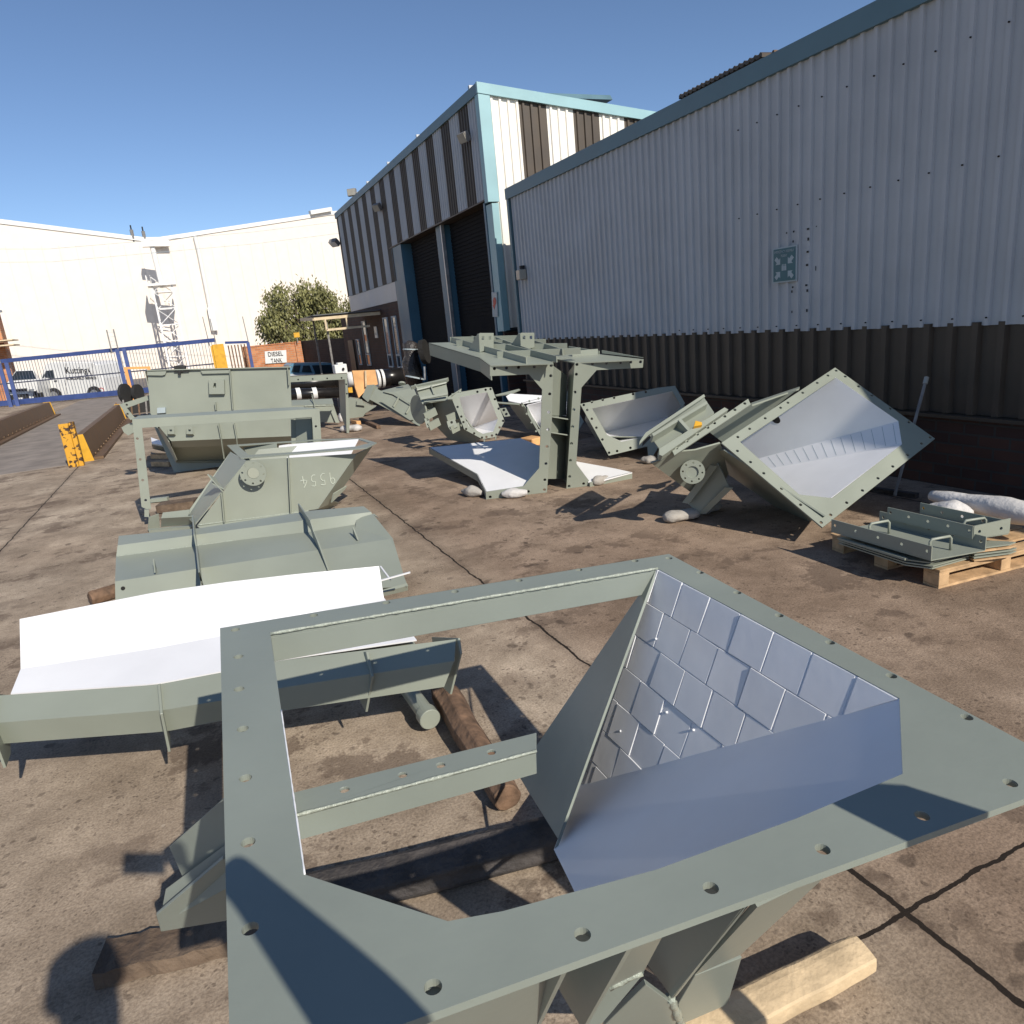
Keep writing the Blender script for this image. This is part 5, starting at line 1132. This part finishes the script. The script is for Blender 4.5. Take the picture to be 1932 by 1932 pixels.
MB().plate([K(720,310,-.3), K(1035,245,-.35), K(1060,370,-.25), K(1060,445,-.15), K(790,500,-.15)], .01).build('tail_wall', 'paint', t)
MB().plate([K(665,305,-.28), K(1065,215,-.34), K(1065,224,-.34), K(1040,232,-.3), K(672,316,-.28)], .05).build('tail_flange', 'paint', t)
MB().plate([K(735,345,-.22), K(1045,268,-.28), K(1048,280,-.28), K(738,358,-.22)], .05).build('tail_rib', 'paint', t)
MB().plate([K(878,310,-.24), K(890,305,-.24), K(922,398,-.2), K(910,402,-.2)], .05).build('tail_rib', 'paint', t)
MB().plate([K(775,430,-.1), K(1060,380,-.1), K(1062,402,-.1), K(780,455,-.1)], .03).build('tail_rib', 'paint', t)
ncn = K(862,540,-.45); n_ = V((-.95,-.25,0)).normalized(); e1_ = UPZ; e2_ = n_.cross(e1_); rr = .2
MB().tube([ncn, ncn+n_*.16], rr*.6, 18).tube([ncn+n_*.16, ncn+n_*.18], rr, 22).build('nozzle', 'paint', t)
for pts in ([(810,655),(862,650),(870,720),(850,755),(838,745)], [(1048,685),(1135,660),(1165,740),(1090,780),(1065,745)]):
    MB().plate([K(x,y,-.02) for x,y in pts], .014, holes=[K(sum(a for a,_ in pts)/5,pts[0][1]+10,-.02), K(sum(a for a,_ in pts)/5+12,pts[0][1]+62,-.02)], hr=.018).build('slotted_lug', 'paint', t, bevel=.001)
for a, b in (((815,640),(935,575)),((1050,662),(1165,612)),((860,745),(970,685)),((1095,780),(1210,722))): MB().bar(K(*a,-.03), K(*b,-.1), .03, .10).build('rib', 'paint', t)
MB().bar(K(1448,875), K(1448,905), .012, .03).bar(K(1568,845), K(1568,880), .012, .03).build('toe', 'paint', t)

# ---- double frame: two C shaped chute halves standing back to back
TH = math.radians(9); _e = (G('e',1197,1290)-G('e',795,1337)).normalized(); _h = V((-_e.y,_e.x,0))
NB = _h*math.cos(TH)+UPZ*math.sin(TH); UT = UPZ*math.cos(TH)-_h*math.sin(TH)
def cframe(name, p, q, prof, holes, planT, zT, planB, zB, lab, webx):
    """p,q ground line of the front flange; prof outline pixels; plan polygons for top and bottom plates"""
    fn = -NB
    K = lambda x, y, o=0: ON('e', x, y, p+fn*o, fn)
    t = thing(name, p, lab, 'chute half', 'back to back chute halves')
    MB().plate([K(*a) for a in prof], .012, holes=[K(*a) for a in holes], hr=.014).build('front_flange', 'paint', t, bevel=.001)
    return t, K, fn
p, q = G('e',795,1337), G('e',1197,1290)
t, K, fn = cframe('half_chute', p, q, [(820,452),(1240,437),(1230,800),(1197,1290),(795,1337),(793,1287),(1040,1250),(1145,1130),(1165,610),(1078,510),(820,522)],
   [(850,473),(930,468),(1010,464),(1115,460),(1225,452),(1222,520),(1215,640),(1208,760),(1203,875),(1197,987),(1190,1100),(1183,1207),(1180,1272),(1074,1284),(822,1320)], 0,0,0,0,
   'left C shaped green chute half with white lined floor tray and ribbed top plate', 0)
TF = K(820,452)
T_ = lambda x, y, z=0: ON('e', x, y, TF+UT*z, UT)
tb = T_(415,302); tcn = T_(750,400); tf = T_(820,452); te = T_(1240,437)
back = V((tb.x,tb.y,0)) - V((tcn.x,tcn.y,0)); bk2 = back.normalized()*3.0
ter = te + (T_(1010,288)-te)*1.0
MB().plate([tf, te, T_(1110,300), T_(1005,286), tb, tcn], .010, away=EYE+V((0,0,5))).build('top_plate', 'paint', t)
for a, b in ((tb, tcn), (tcn, tf)): MB().plate([a, b, b-UT*.13, a-UT*.13], .010).build('edge_band', 'paint', t, bevel=.001)
# ribs standing on the top plate
cx = (te-tf).normalized(); dpt = (tb-tcn).normalized()
for pts in (((870,400),(1420,375)),((800,350),(1330,345)),((600,322),(1190,315)),((560,300),(1000,290))):
    a, b = T_(*pts[0]), T_(*pts[1]); MB().plate([a, b, b+UT*.055, a+UT*.055], .010).build('rib', 'paint', t)
for a, b in (((1060,440),(570,300)),((1260,432),(700,292)),((1130,400),(860,300)),((1300,385),(1010,290))):
    a, b = T_(*a), T_(*b); MB().plate([a, b, b+UT*.055, a+UT*.055], .010, away=V((-9,0,3))).build('rib', 'paint', t)
for x0, x1, y0, y1, gx in ((747,845,240,365,690),(1020,1114,238,360,958)):
    bp = T_(x0+8, y1); nrm = -NB; W = lambda x, y: ON('e', x, y, bp, nrm)
    pts = [W(x0,y0+3), W(x0+8,y0-2), W(x1,y0-2), W(x1,y1-30), W(x0+6,y1)]
    sl = [[W(cx_-6,y_) for cx_, y_ in ()] ]
    mid = (x0+x1)/2
    hsl = []
    for cx_ in (mid-22, mid+24):
        a = W(cx_, y0+18); b = W(cx_, y0+42); r_ = .012
        hsl.append([a+cx*r_*math.cos(-k*math.pi/5)+UPZ*r_*math.sin(-k*math.pi/5) for k in range(0,0)] + [a-cx*r_, b-cx*r_, b+cx*r_, a+cx*r_])
    MB().plate(pts, .012, holes=hsl).build('slotted_bracket', 'paint', t, bevel=.001)
    a = W(x0,y0+5); b = W(x0+6,y1); MB().plate([a, a+dpt*.03, b+dpt*.22, b], .010, away=V((-9,0,1))).build('bracket_gusset', 'paint', t)
# web
MB().plate([K(1165,605,-.012), K(1165,605,-1.2), K(1145,1130,-1.2), K(1145,1130,-.012)], .01, away=V((-5,5,1))).build('web_plate', 'paint', t)
MB().plate([K(1235,450,-.013), K(1332,520,-.40), K(1325,782,-.40), K(1225,782,-.013)], .01).build('web_plate', 'paint', t)
MB().plate([K(1222,778,-.01), K(1325,784,-.40), K(1318,1200,-.40), K(1203,1200,-.01)], .01).build('web_plate', 'paint', t)
for yy in (785, 890): MB().plate([K(1225,yy,-.01), K(1340,yy+18,-.1), K(1335,yy+20,-.35), K(1225,yy+4,-.35)], .01, away=EYE+V((0,0,5))).build('web_rib', 'paint', t)
MB().plate([K(1085,400,-.3)+V((0,0,.02)), K(1280,418,-.3)+V((0,0,.02)), K(1280,430,-.3), K(1085,430,-.3)], .01).build('top_lip', 'paint', t)
BF = K(793,1287)
B_ = lambda x, y, z=0: ON('e', x, y, BF+UT*z, UT)
bf, bc_, bb_ = B_(793,1287), B_(735,1170), B_(415,992)
MB().plate([bf, B_(1060,1248), K(1145,1130,-.1)*1.0 if False else B_(1150,1235), B_(1190,1000), B_(1020,930), bb_, bc_], .010, away=EYE+V((0,0,5))).build('lined_floor', 'liner', t)
for a, b in ((bf, bc_), (bc_, bb_)): MB().plate([a, b, b-UT*.075, a-UT*.075], .010).build('edge_band', 'paint', t)
MB().plate([bb_, B_(1020,930), B_(1020,930)-UT*.08, bb_-UT*.08], .01, away=V((0,20,0))).build('edge_band', 'paint', t)
# right half
p, q = G('e',1325,1265), G('e',1500,1243)
t, K, fn = cframe('half_chute', p, q, [(1380,432),(1835,410),(1830,466),(1525,482),(1425,597),(1408,850),(1390,1100),(1478,1216),(1500,1243),(1325,1265)],
   [(1395,445),(1498,440),(1592,436),(1685,432),(1750,430),(1815,428),(1391,510),(1382,628),(1374,744),(1366,856),(1359,967),(1352,1078),(1347,1185),(1343,1248),(1439,1232)], 0,0,0,0,
   'right C shaped green chute half with slim top arm and short white lined tray', 0)
TF = K(1400,432)
MB().plate([T_(1380,432), T_(1835,410), T_(1600,382), T_(1330,345), T_(1110,300), T_(1125,380)], .01, away=EYE+V((0,0,5))).build('top_plate', 'paint', t)
a, b = T_(1835,410), T_(1110,300); c_ = T_(1540,378)
MB().plate([c_, T_(1340,345), T_(1340,345)+UT*.03, c_+UT*.03], .01).build('rear_flange', 'paint', t)
MB().plate([T_(1365,392), T_(1535,378), T_(1535,378)+UPZ*.05, T_(1365,392)+UPZ*.05], .01).build('rib', 'paint', t)
MB().plate([T_(1830,410)+UPZ*.012, T_(1560,380)+UPZ*.012, T_(1560,380)+UPZ*.04, T_(1830,410)+UPZ*.014], .01, holes=[]).build('rear_flange', 'paint', t)
MB().plate([K(1378,440,-.014), K(1320,492,-.30), K(1325,500,-.3), K(1300,1200,-.45), K(1325,1262,-.014), K(1360,800,-.014)], .01, holes=[], away=V((-5,0,1))).build('web_plate', 'paint', t)
MB().plate([K(1425,600,-.013), K(1425,600,-1.0), K(1390,1100,-1.0), K(1390,1100,-.013)], .01, away=V((5,5,1))).build('web_plate', 'paint', t)
BF = K(1478,1216)
MB().plate([B_(1470,1220), B_(1392,1100), B_(1392,1085), B_(1640,1130), B_(1760,1157), B_(1560,1212)], .01, away=EYE+V((0,0,5))).build('lined_floor', 'liner', t)
a, b = B_(1760,1157), B_(1480,1225); MB().plate([a, b, b-UT*.07, a-UT*.07], .01).build('edge_band', 'paint', t)
# sandbags at the frame
sack('sandbag', G('e',640,1308,0), G('e',770,1322,0), .058, 'grey sandbag at the outer corner of the white lined tray', seed=4, zsq=.9)
sack('sandbag', G('e',900,1330,0), G('e',1070,1318,0), .052, 'long crumpled white sandbag at the front edge of the lined tray', m='bagwhite', seed=5, zsq=1)
sack('sandbag', G('e',1505,1250,0), G('e',1600,1220,0), .05, 'small blue grey sandbag in shade at the right frame foot', seed=6, zsq=1)
sack('sandbag', G('c',945,1310,0)+V((0,0,.12)), G('c',1015,1300,0)+V((0,0,.12)), .09, 'small white bag stacked at the foot of the slim post', m='bagwhite', seed=7, zsq=1)
sack('sandbag', G('c',955,1335,0), G('c',1125,1325,0), .10, 'flat white bag on the ground at the foot of the slim post', m='bagwhite', seed=8)

# ---- pallet and trays
t = thing('wooden_pallet', G('U',1773,1110), 'new wooden pallet carrying green lids in the wall shade', 'pallet')
c0 = G('k',1195,940); ca_ = G('k',275,600); cb_ = G('k',1932,870)
u1 = (ca_-c0).normalized(); u2 = V((u1.y,-u1.x,0)); 
if u2.dot(cb_-c0) < 0: u2 = -u2
Lx = (ca_-c0).length; Ly = .95; ph_ = .105
def pb(a0,a1,b0,b1,z0,z1): 
    c = c0 + u1*((a0+a1)/2)+u2*((b0+b1)/2)+UPZ*((z0+z1)/2); return (c, u1*((a1-a0)/2), u2*((b1-b0)/2), UPZ*((z1-z0)/2))
for i in range(3):
    b0 = (0, (Ly-.07)/2, Ly-.07)[i]
    for j in range(3): a0 = (0,(Lx-.10)/2,Lx-.10)[j]; MB().box(*pb(a0,a0+.10,b0,b0+.07,.014,.078)).build('block', 'wood', t, bevel=.002)
for j in range(3): a0 = (0,(Lx-.10)/2,Lx-.10)[j]; MB().box(*pb(a0+.001,a0+.099,0,Ly,.0,.0135)).build('bottom_board', 'wood', t); MB().box(*pb(a0+.001,a0+.099,0,Ly,.0785,.092)).build('stringer_board', 'wood', t)
for j in range(6): a0 = j*(Lx-.10)/5; MB().box(*pb(a0,a0+.098+.02*(j%2),.001,Ly-.001,.0925,.105)).build('deck_board', 'wood', t, bevel=.0015)
# stacked plates
def sheets(nm, pa, n, lab, mixw=False):
    t = thing(nm, pa[0], lab, 'steel plates')
    for i in range(n):
        z = .118 + i*.016; j = V((random.uniform(-.012,.012), random.uniform(-.012,.012), 0))
        m_ = 'wood' if (mixw and i in (0,3)) else 'paint'
        MB().plate([V((a_.x,a_.y,z))+j for a_ in pa], .007, away=EYE+V((0,0,3))).build('plate', m_, t)
    return t
zp = .15
s_a = [G('k',335,500,zp), G('k',915,685,zp), G('k',1150,715,zp), G('k',1560,600,zp), G('k',800,450,zp)]
sheets('plate_stack', s_a, 3, 'thin green plates stacked on the pallet under the nearer lid')
s_b = [G('k',1500,640,.15), G('k',1815,600,.15), G('k',1870,520,.19), G('k',1500,500,.19), G('k',1200,480,.15)]
sheets('plate_stack', s_b, 5, 'green plates with timber packers stacked on the pallet under the farther lid', True)
def lid(nm, P1, P2, P3, z, hf, lab, hp):
    """tray: front edge P1->P2, side P2->P3, upturned long sides with holes and two bar handles"""
    P4 = P1 + (P3-P2); t = thing(nm, P1, lab, 'lid', 'handled green lids')
    MB().plate([P1,P2,P3,P4], .006, away=EYE+V((0,0,3))).build('base_plate', 'paint', t)
    for a, b, aw in ((P1,P2,EYE),(P4,P3,EYE)):
        hs = [lerp(a,b,.04+.92*i/4)+UPZ*hf*.55 for i in range(5)]
        MB().plate([a,b,b+UPZ*hf,a+UPZ*hf], .006, holes=hs, hr=.009).build('side_flange', 'paint', t, bevel=.001)
    for f in hp:
        c = lerp(lerp(P1,P2,f), lerp(P4,P3,f), .42); d = (P4-P1).normalized()*.065; r_ = .0075
        c += UPZ*.002
        pts = [c-d, c-d+UPZ*.065, c-d*.85+UPZ*.078, c+d*.85+UPZ*.078, c+d+UPZ*.065, c+d]
        MB().tube(pts, r_, 10).build('handle', 'paint', t, smooth=True)
    return t
zl = .185
lid('handled_lid', G('k',268,440,zl), G('k',1130,690,zl), G('k',1595,605,zl), zl, .075, 'nearer green steel lid with two bar handles on the pallet', (.30,.88))
Pz = .235
P1, P2 = G('k',750,330,Pz), G('k',1485,505,Pz); P3 = G('k',1795,460,Pz)
t = lid('handled_lid', P1, P2, P3, Pz, .07, 'farther green steel lid with bright end flange behind the first lid', (.86,))
hs = [lerp(P2,P3,.18)+UPZ*.035, lerp(P2,P3,.78)+UPZ*.035]
MB().plate([P2+UPZ*.0+V((.004,-.004,0)), P3+V((.004,-.004,0)), P3+UPZ*.085+V((.004,-.004,0)), P2+UPZ*.07+V((.004,-.004,0))], .006, holes=hs, hr=.009).build('end_flange', 'paint', t)
tag(MB().bar(G('k',340,505,.16), G('k',915,682,.16), .02, .012).build('steel_bar', 'paint'), 'thin pale bar lying along the near edge of the pallet stack', 'steel bar')
b1 = sack('white_bag', G('k',1130,215,.20), G('k',2150,430,.20), .085, 'long lumpy white woven bag lying behind the lids', m='bagwhite', cat='bag', seed=9, zsq=.9, amp=.8)
b2 = sack('printed_bag', G('k',1100,318,.19), G('k',1480,372,.19), .075, 'white bag with blue printed letters and yellow tie behind the lids', m='bagwhite', cat='bag', seed=10, zsq=.9)
pc = G('k',1345,325,.215); axb = (G('k',1480,345,.15)-G('k',1100,310,.15)).normalized()
dv_ = (EYE-pc); dv_.z = 0; dv_.normalize(); ayb = (UPZ*.8 - dv_*.35).normalized(); ORG[b2] = V((0,0,0))
MB().plate([pc+dv_*.085+axb*s_*.05+ayb*v_*.035 for s_, v_ in ((-1,-1),(1,-1),(1.25,0),(1,1),(-1,1))], .01).build('blue_patch', 'bagwhite', b2)
text('lettering', 'WS.', pc+dv_*.088, axb, ayb, .075, 'bluefilm', b2, .002, fit=.10)
MB().tube([G('k',1045,210,.16), G('k',1080,255,.16), G('k',1058,320,.12)], .006, 6).build('tie', 'yellow', b2)

# ---- weighbridge beams
def wbeam(x0, x1, y0, y1, h, lab, near, far):
    t = thing('side_beam', ((x0+x1)/2, y0, 0), lab, 'steel beam', 'weighbridge side beams')
    xt0, xt1 = x0+.015, x1-.07
    mb = MB(); vs = [(x,y,z) for y in (y0+.02,y1) for x,z in ((x0,0),(x1,0),(xt1,h),(xt0,h))]
    mb.add(vs, [(0,1,2,3),(4,7,6,5),(1,5,6,2),(0,3,7,4),(3,2,6,7)]).build('beam', 'brownbeam', t)
    MB().plate([(x0-.02,y0,0),(x1+.02,y0,0),(xt1+.02,y0,h+.01),(xt0-.02,y0,h+.01)], .018).build('end_plate', 'yellow', t)
    MB().plate([(x0-.02,y1+.02,0),(x1+.02,y1+.02,0),(xt1+.02,y1+.02,h+.01),(xt0-.02,y1+.02,h+.01)], .018).build('end_plate', 'yellow', t)
    MB().bx(x1+.01, x1+.16, y0+.05, y1, .004, .05).build('base_angle', 'brownbeam', t)
    y = y0+.3
    while y < y1 and (y-y0) < 16:
        MB().tube([(x1+.02,y,.085),(x1+.04,y,.085)], .02, 8).build('bolt', 'brownbeam', t); y += .45
    return t
wbeam(-1.93, -1.74, 13.5, 21, .44, 'right brown weighbridge beam with yellow end plate beside the chipped post', True, False)
wbeam(-4.45, -4.2, 14, 27, .44, 'left brown weighbridge beam cut off by the left picture edge', False, True)
t = thing('corner_post', (-1.9,13.05,0), 'rust chipped yellow steel post at the corner of the weighbridge', 'bollard')
pc = G('b',815,1790); MB().bx(pc.x-.11, pc.x+.03, pc.y-.03, pc.y+.02, 0, .69).bx(pc.x+.032, pc.x+.10, pc.y-.02, pc.y+.12, 0, .70).build('post', 'yellowrust', t, bevel=.006)
t = thing('orange_hoop', PY('b',1340,900,29), 'orange square pipe hoop standing at the end of the weighbridge', 'barrier')
a = PY('b',1325,750,29); b = PY('b',1570,745,29)
MB().bar(a, V((a.x+.02,29,.1)), .10, .10).bar(b, V((b.x+.02,29,0)), .10, .10).bar(a+V((-.05,0,0)), b+V((.05,0,0)), .08, .08).build('hoop', 'orange', t)
for x, lab in ((1325,'upright black rimmed wheel disc by the orange hoop, left of the pair'),(1455,'black wheel disc by the orange hoop, right and lower of the pair')):
    c_ = PY('b', x, 1020 if x < 1400 else 1010, 27); t = thing('cable_drum', c_, lab, 'drum', 'drums at the orange hoop'); d_ = V((.85,-.5,0)).normalized()
    MB().tube([c_-d_*.05, c_+d_*.05], .33 if x < 1400 else .28, 26).build('disc', 'rubber', t); MB().tube([c_-d_*.1, c_-d_*.05], .08, 12).build('hub', 'signwhite', t)
t = thing('scrap_rack', PY('b',1430,1200,22), 'dark rack of steel scrap standing behind the green side arm', 'rack')
a = PY('b',1430,1200,22); mb = MB()
MB().bx(a.x-.3,a.x+.6,21.9,22.3,.1,.4).build('rack_shelf', 'rubber', t)
for i in range(6): MB().bar((a.x-.45+.18*i,21.85,.05), (a.x-.40+.18*i,21.85,.45+.05*(i%2)), .04, .04).build('bar', ('oldwood','fitting','brownbeam')[i%3], t)

# ---- vehicles beyond the gate
vp = gA + gn*3.2; vq = vp + gd; vn = vplane(vp, vq); vn = vn if vn.dot(EYE-vp) > 0 else -vn
K = lambda x, y, o=0: ON('b', x, y, vp+vn*o, vn)
t = thing('white_van', vp, 'white panel van with dark script lettering parked beyond the gate', 'van')
MB().plate([K(385,1085), K(400,905), K(452,790), K(480,705), K(560,690), K(960,688), K(1030,712), K(1085,860), K(1112,1000), K(1118,1045)], 1.7).build('body', 'whitecoat', t, bevel=.03)
MB().plate([K(468,835,.02), K(482,780,.02), K(560,770,.02), K(578,855,.02), K(500,868,.02)], .015).build('side_window', 'glass', t)
MB().plate([K(430,905,.02), K(462,800,.02), K(466,838,.02), K(448,900,.02)], .015).build('windscreen', 'glass', t)
for x, y in ((575,1040),(1000,1022)):
    c_ = K(x,y,.05); w_ = MB().tube([c_-vn*.2, c_+vn*.02], .36, 24).build('tyre', 'rubber', t); MB().tube([c_+vn*.021, c_+vn*.04], .2, 14).build('rim', 'steel', w_)
MB().plate([K(690,700,.012), K(694,700,.012), K(700,1050,.012), K(696,1050,.012)], .01).plate([K(975,690,.012), K(979,690,.012), K(985,1040,.012), K(981,1040,.012)], .01).build('door_seam', 'fitting', t)
MB().plate([K(570,880,.03), K(598,878,.03), K(598,892,.03), K(570,894,.03)], .02).build('door_handle', 'rubber', t)
ax_ = (K(900,780)-K(700,785)).normalized(); 
text('lettering', 'Kutting', K(805,775,.02), ax_, UPZ, .42, 'signtext', t, .01, fit=(K(920,775)-K(690,775)).length)
MB().plate([K(925,745,.02), K(968,815,.02), K(958,822,.02), K(945,790,.02), K(935,795,.02)], .01).build('emblem', 'signtext', t)
text('lettering', 'MOBILE FIELD SERVICE', K(855,857,.02), ax_, UPZ, .16, 'signtext', t, .01, fit=(K(1015,857)-K(695,857)).length)
c_ = K(1075,985,.02); MB().tube([c_, c_+vn*.01], .13, 16).build('round_badge', 'red', t); MB().tube([c_+vn*.0105, c_+vn*.015], .09, 16).build('badge_centre', 'whitecoat', t)
vp2 = gA + gn*1.6 - gd*.5; vn2 = V((-.25,-1,0)).normalized()
K = lambda x, y, o=0: ON('b', x, y, vp2+vn2*o, vn2)
t = thing('white_pickup', vp2, 'white pickup truck facing the gate at the far left', 'pickup')
MB().plate([K(60,1105), K(70,890), K(385,870), K(400,1095)], 1.4).build('body', 'whitecoat', t, bevel=.05)
MB().plate([K(90,885,-.9), K(160,770,-1.3), K(350,762,-1.3), K(392,872,-.9)], 1.4).build('cab', 'whitecoat', t, bevel=.04)
MB().plate([K(105,875,-.87), K(170,782,-1.25), K(345,775,-1.25), K(380,862,-.87)], .02).build('windscreen', 'glass', t)
MB().plate([K(105,975,.02), K(285,962,.02), K(290,992,.02), K(110,1005,.02)], .02).build('grille', 'rubber', t)
MB().plate([K(100,1035,.03), K(300,1020,.03), K(310,1085,.03), K(100,1100,.03)], .03).build('bumper', 'rubber', t)
MB().plate([K(145,1065,.06), K(245,1060,.06), K(247,1088,.06), K(147,1093,.06)], .02).build('number_plate', 'signwhite', t)
for x in (75, 300): MB().plate([K(x,975,.02), K(x+28 if x < 100 else x+60,968,.02), K(x+28 if x < 100 else x+55,1000,.02), K(x,1005,.02)], .02).build('headlight', 'steel', t)
c_ = K(365,1050,-.1); w_ = MB().tube([c_-vn2*.1+V((.05,0,0)), c_+V((.22,.06,0))], .33, 20).build('tyre', 'rubber', t)
MB().plate([K(330,905,-.5), K(350,903,-.5), K(352,925,-.5), K(332,927,-.5)], .05).build('mirror', 'rubber', t)

# ---- unseen steel piece added beside the viewpoint, top plate shaped to shade the flange corner
sq = [FO(*p_) for p_ in [(1560,1510),(1640,1476),(1705,1480),(1870,1533),(1722,1592)]]
sv = [p_ + SUN*(.45/SUN.z) for p_ in sq]
t = thing('added_shadow_caster', (1.2,-.1,0), 'unseen green steel piece added outside the right picture edge to cast the shadow on the flange corner', 'chute')
MB().plate(sv, .012, away=V((0,0,9))).build('top_plate', 'paint', t, bevel=.001)
cv = sum(sv, V())/5
MB().bar((cv.x+.03,cv.y-.03,0), (cv.x+.03,cv.y-.03,cv.z-.013), .06, .06).build('support_post', 'paint', t)
MB().bx(cv.x-.12,cv.x+.25,cv.y-.35,cv.y+.02,.0,.35).build('body', 'paint', t)

# ---- the photographer, standing behind the lens (only the shadow is in view)
def skin(name, joints, edges, m, parent):
    me = bpy.data.meshes.new(name); off = ORG[parent]
    me.from_pydata([V(j[0])-off for j in joints], edges, []); me.materials.append(M[m]); o = bpy.data.objects.new(name, me); C.objects.link(o); o.parent = parent; ORG[o] = off
    sk = o.modifiers.new('skin', 'SKIN'); 
    for v_, j in zip(me.skin_vertices[0].data, joints): v_.radius = (j[1], j[1]*(j[2] if len(j) > 2 else 1))
    me.skin_vertices[0].data[0].use_root = True
    s_ = o.modifiers.new('sub', 'SUBSURF'); s_.levels = s_.render_levels = 2; return o
hx, hy = -.11, -.52
t = thing('person', (hx+.05, hy, 0), 'person in dark overalls standing behind the viewpoint holding up a phone', 'person')
J = [((hx+.03,hy-.13,.92),.12,.8),((hx+.03,hy-.10,1.10),.12,.75),((hx+.02,hy-.08,1.30),.13,.7),((hx,hy-.04,1.45),.05),((hx,hy,1.56),.075,1.0),((hx,hy+.0,1.66),.085,1.0),
     ((hx+.19,hy-.08,1.34),.065),((.28,-.36,1.26),.062),((.205,-.18,1.42),.058),((.115,-.045,1.55),.028),((.095,-.03,1.575),.03,.6),
     ((hx-.15,hy-.08,1.32),.06),((hx-.20,hy-.1,1.08),.045),((hx-.2,hy-.03,.88),.034),((hx-.2,hy,.80),.034,.6),
     ((hx+.15,hy-.03,.88),.10),((hx+.17,hy,.48),.065),((hx+.17,hy-.02,.08),.045),((hx+.18,hy+.13,.04),.04),
     ((hx-.05,hy-.03,.88),.10),((hx-.08,hy-.1,.48),.065),((hx-.08,hy-.12,.08),.045),((hx-.08,hy+.03,.04),.04)]
E_ = [(0,1),(1,2),(2,3),(3,4),(4,5),(2,6),(6,7),(7,8),(8,9),(9,10),(2,11),(11,12),(12,13),(13,14),(0,15),(15,16),(16,17),(17,18),(0,19),(19,20),(20,21),(21,22)]
skin('body', J, E_, 'cloth', t)
for sx, c_ in ((1,V((.085,-.03,1.575))),(-1,V((hx-.2,hy,.79)))):
    for i in range(5):
        a = c_ + V((0,.01,.025-.016*i)); jj = [(a,.010),(a+V((-.01*sx,.035,.004)),.009),(a+V((-.035*sx,.05-.002*i,.004)),.008)] if i < 4 else [(a+V((0,0,.03)),.011),(a+V((-.03*sx,.02,.05)),.009)]
        skin('finger' if i < 4 else 'thumb', jj, [(k,k+1) for k in range(len(jj)-1)], 'skin', t)
MB().tube([V((hx,hy-.01,1.66)), V((hx,hy-.01,1.73)), V((hx,hy-.01,1.76))], [.098,.085,.04], 20).build('cap', 'cloth', t, smooth=False)
ph = thing('phone', (-.02,-.03,1.59), 'black phone held up at the viewpoint by the person', 'phone')
rt = V(_x); fw = RW @ V((0,0,1)); upv = RW @ V((0,-1,0)); rt = RW @ V((1,0,0))
MB().box(EYE - fw*.012 - rt*.0 - upv*.0, rt*.070, fw*.004, upv*.036).build('case', 'black', ph, bevel=.003); MB().box(EYE - fw*.0175, rt*.066, fw*.0008, upv*.033).build('screen', 'glass', ph)
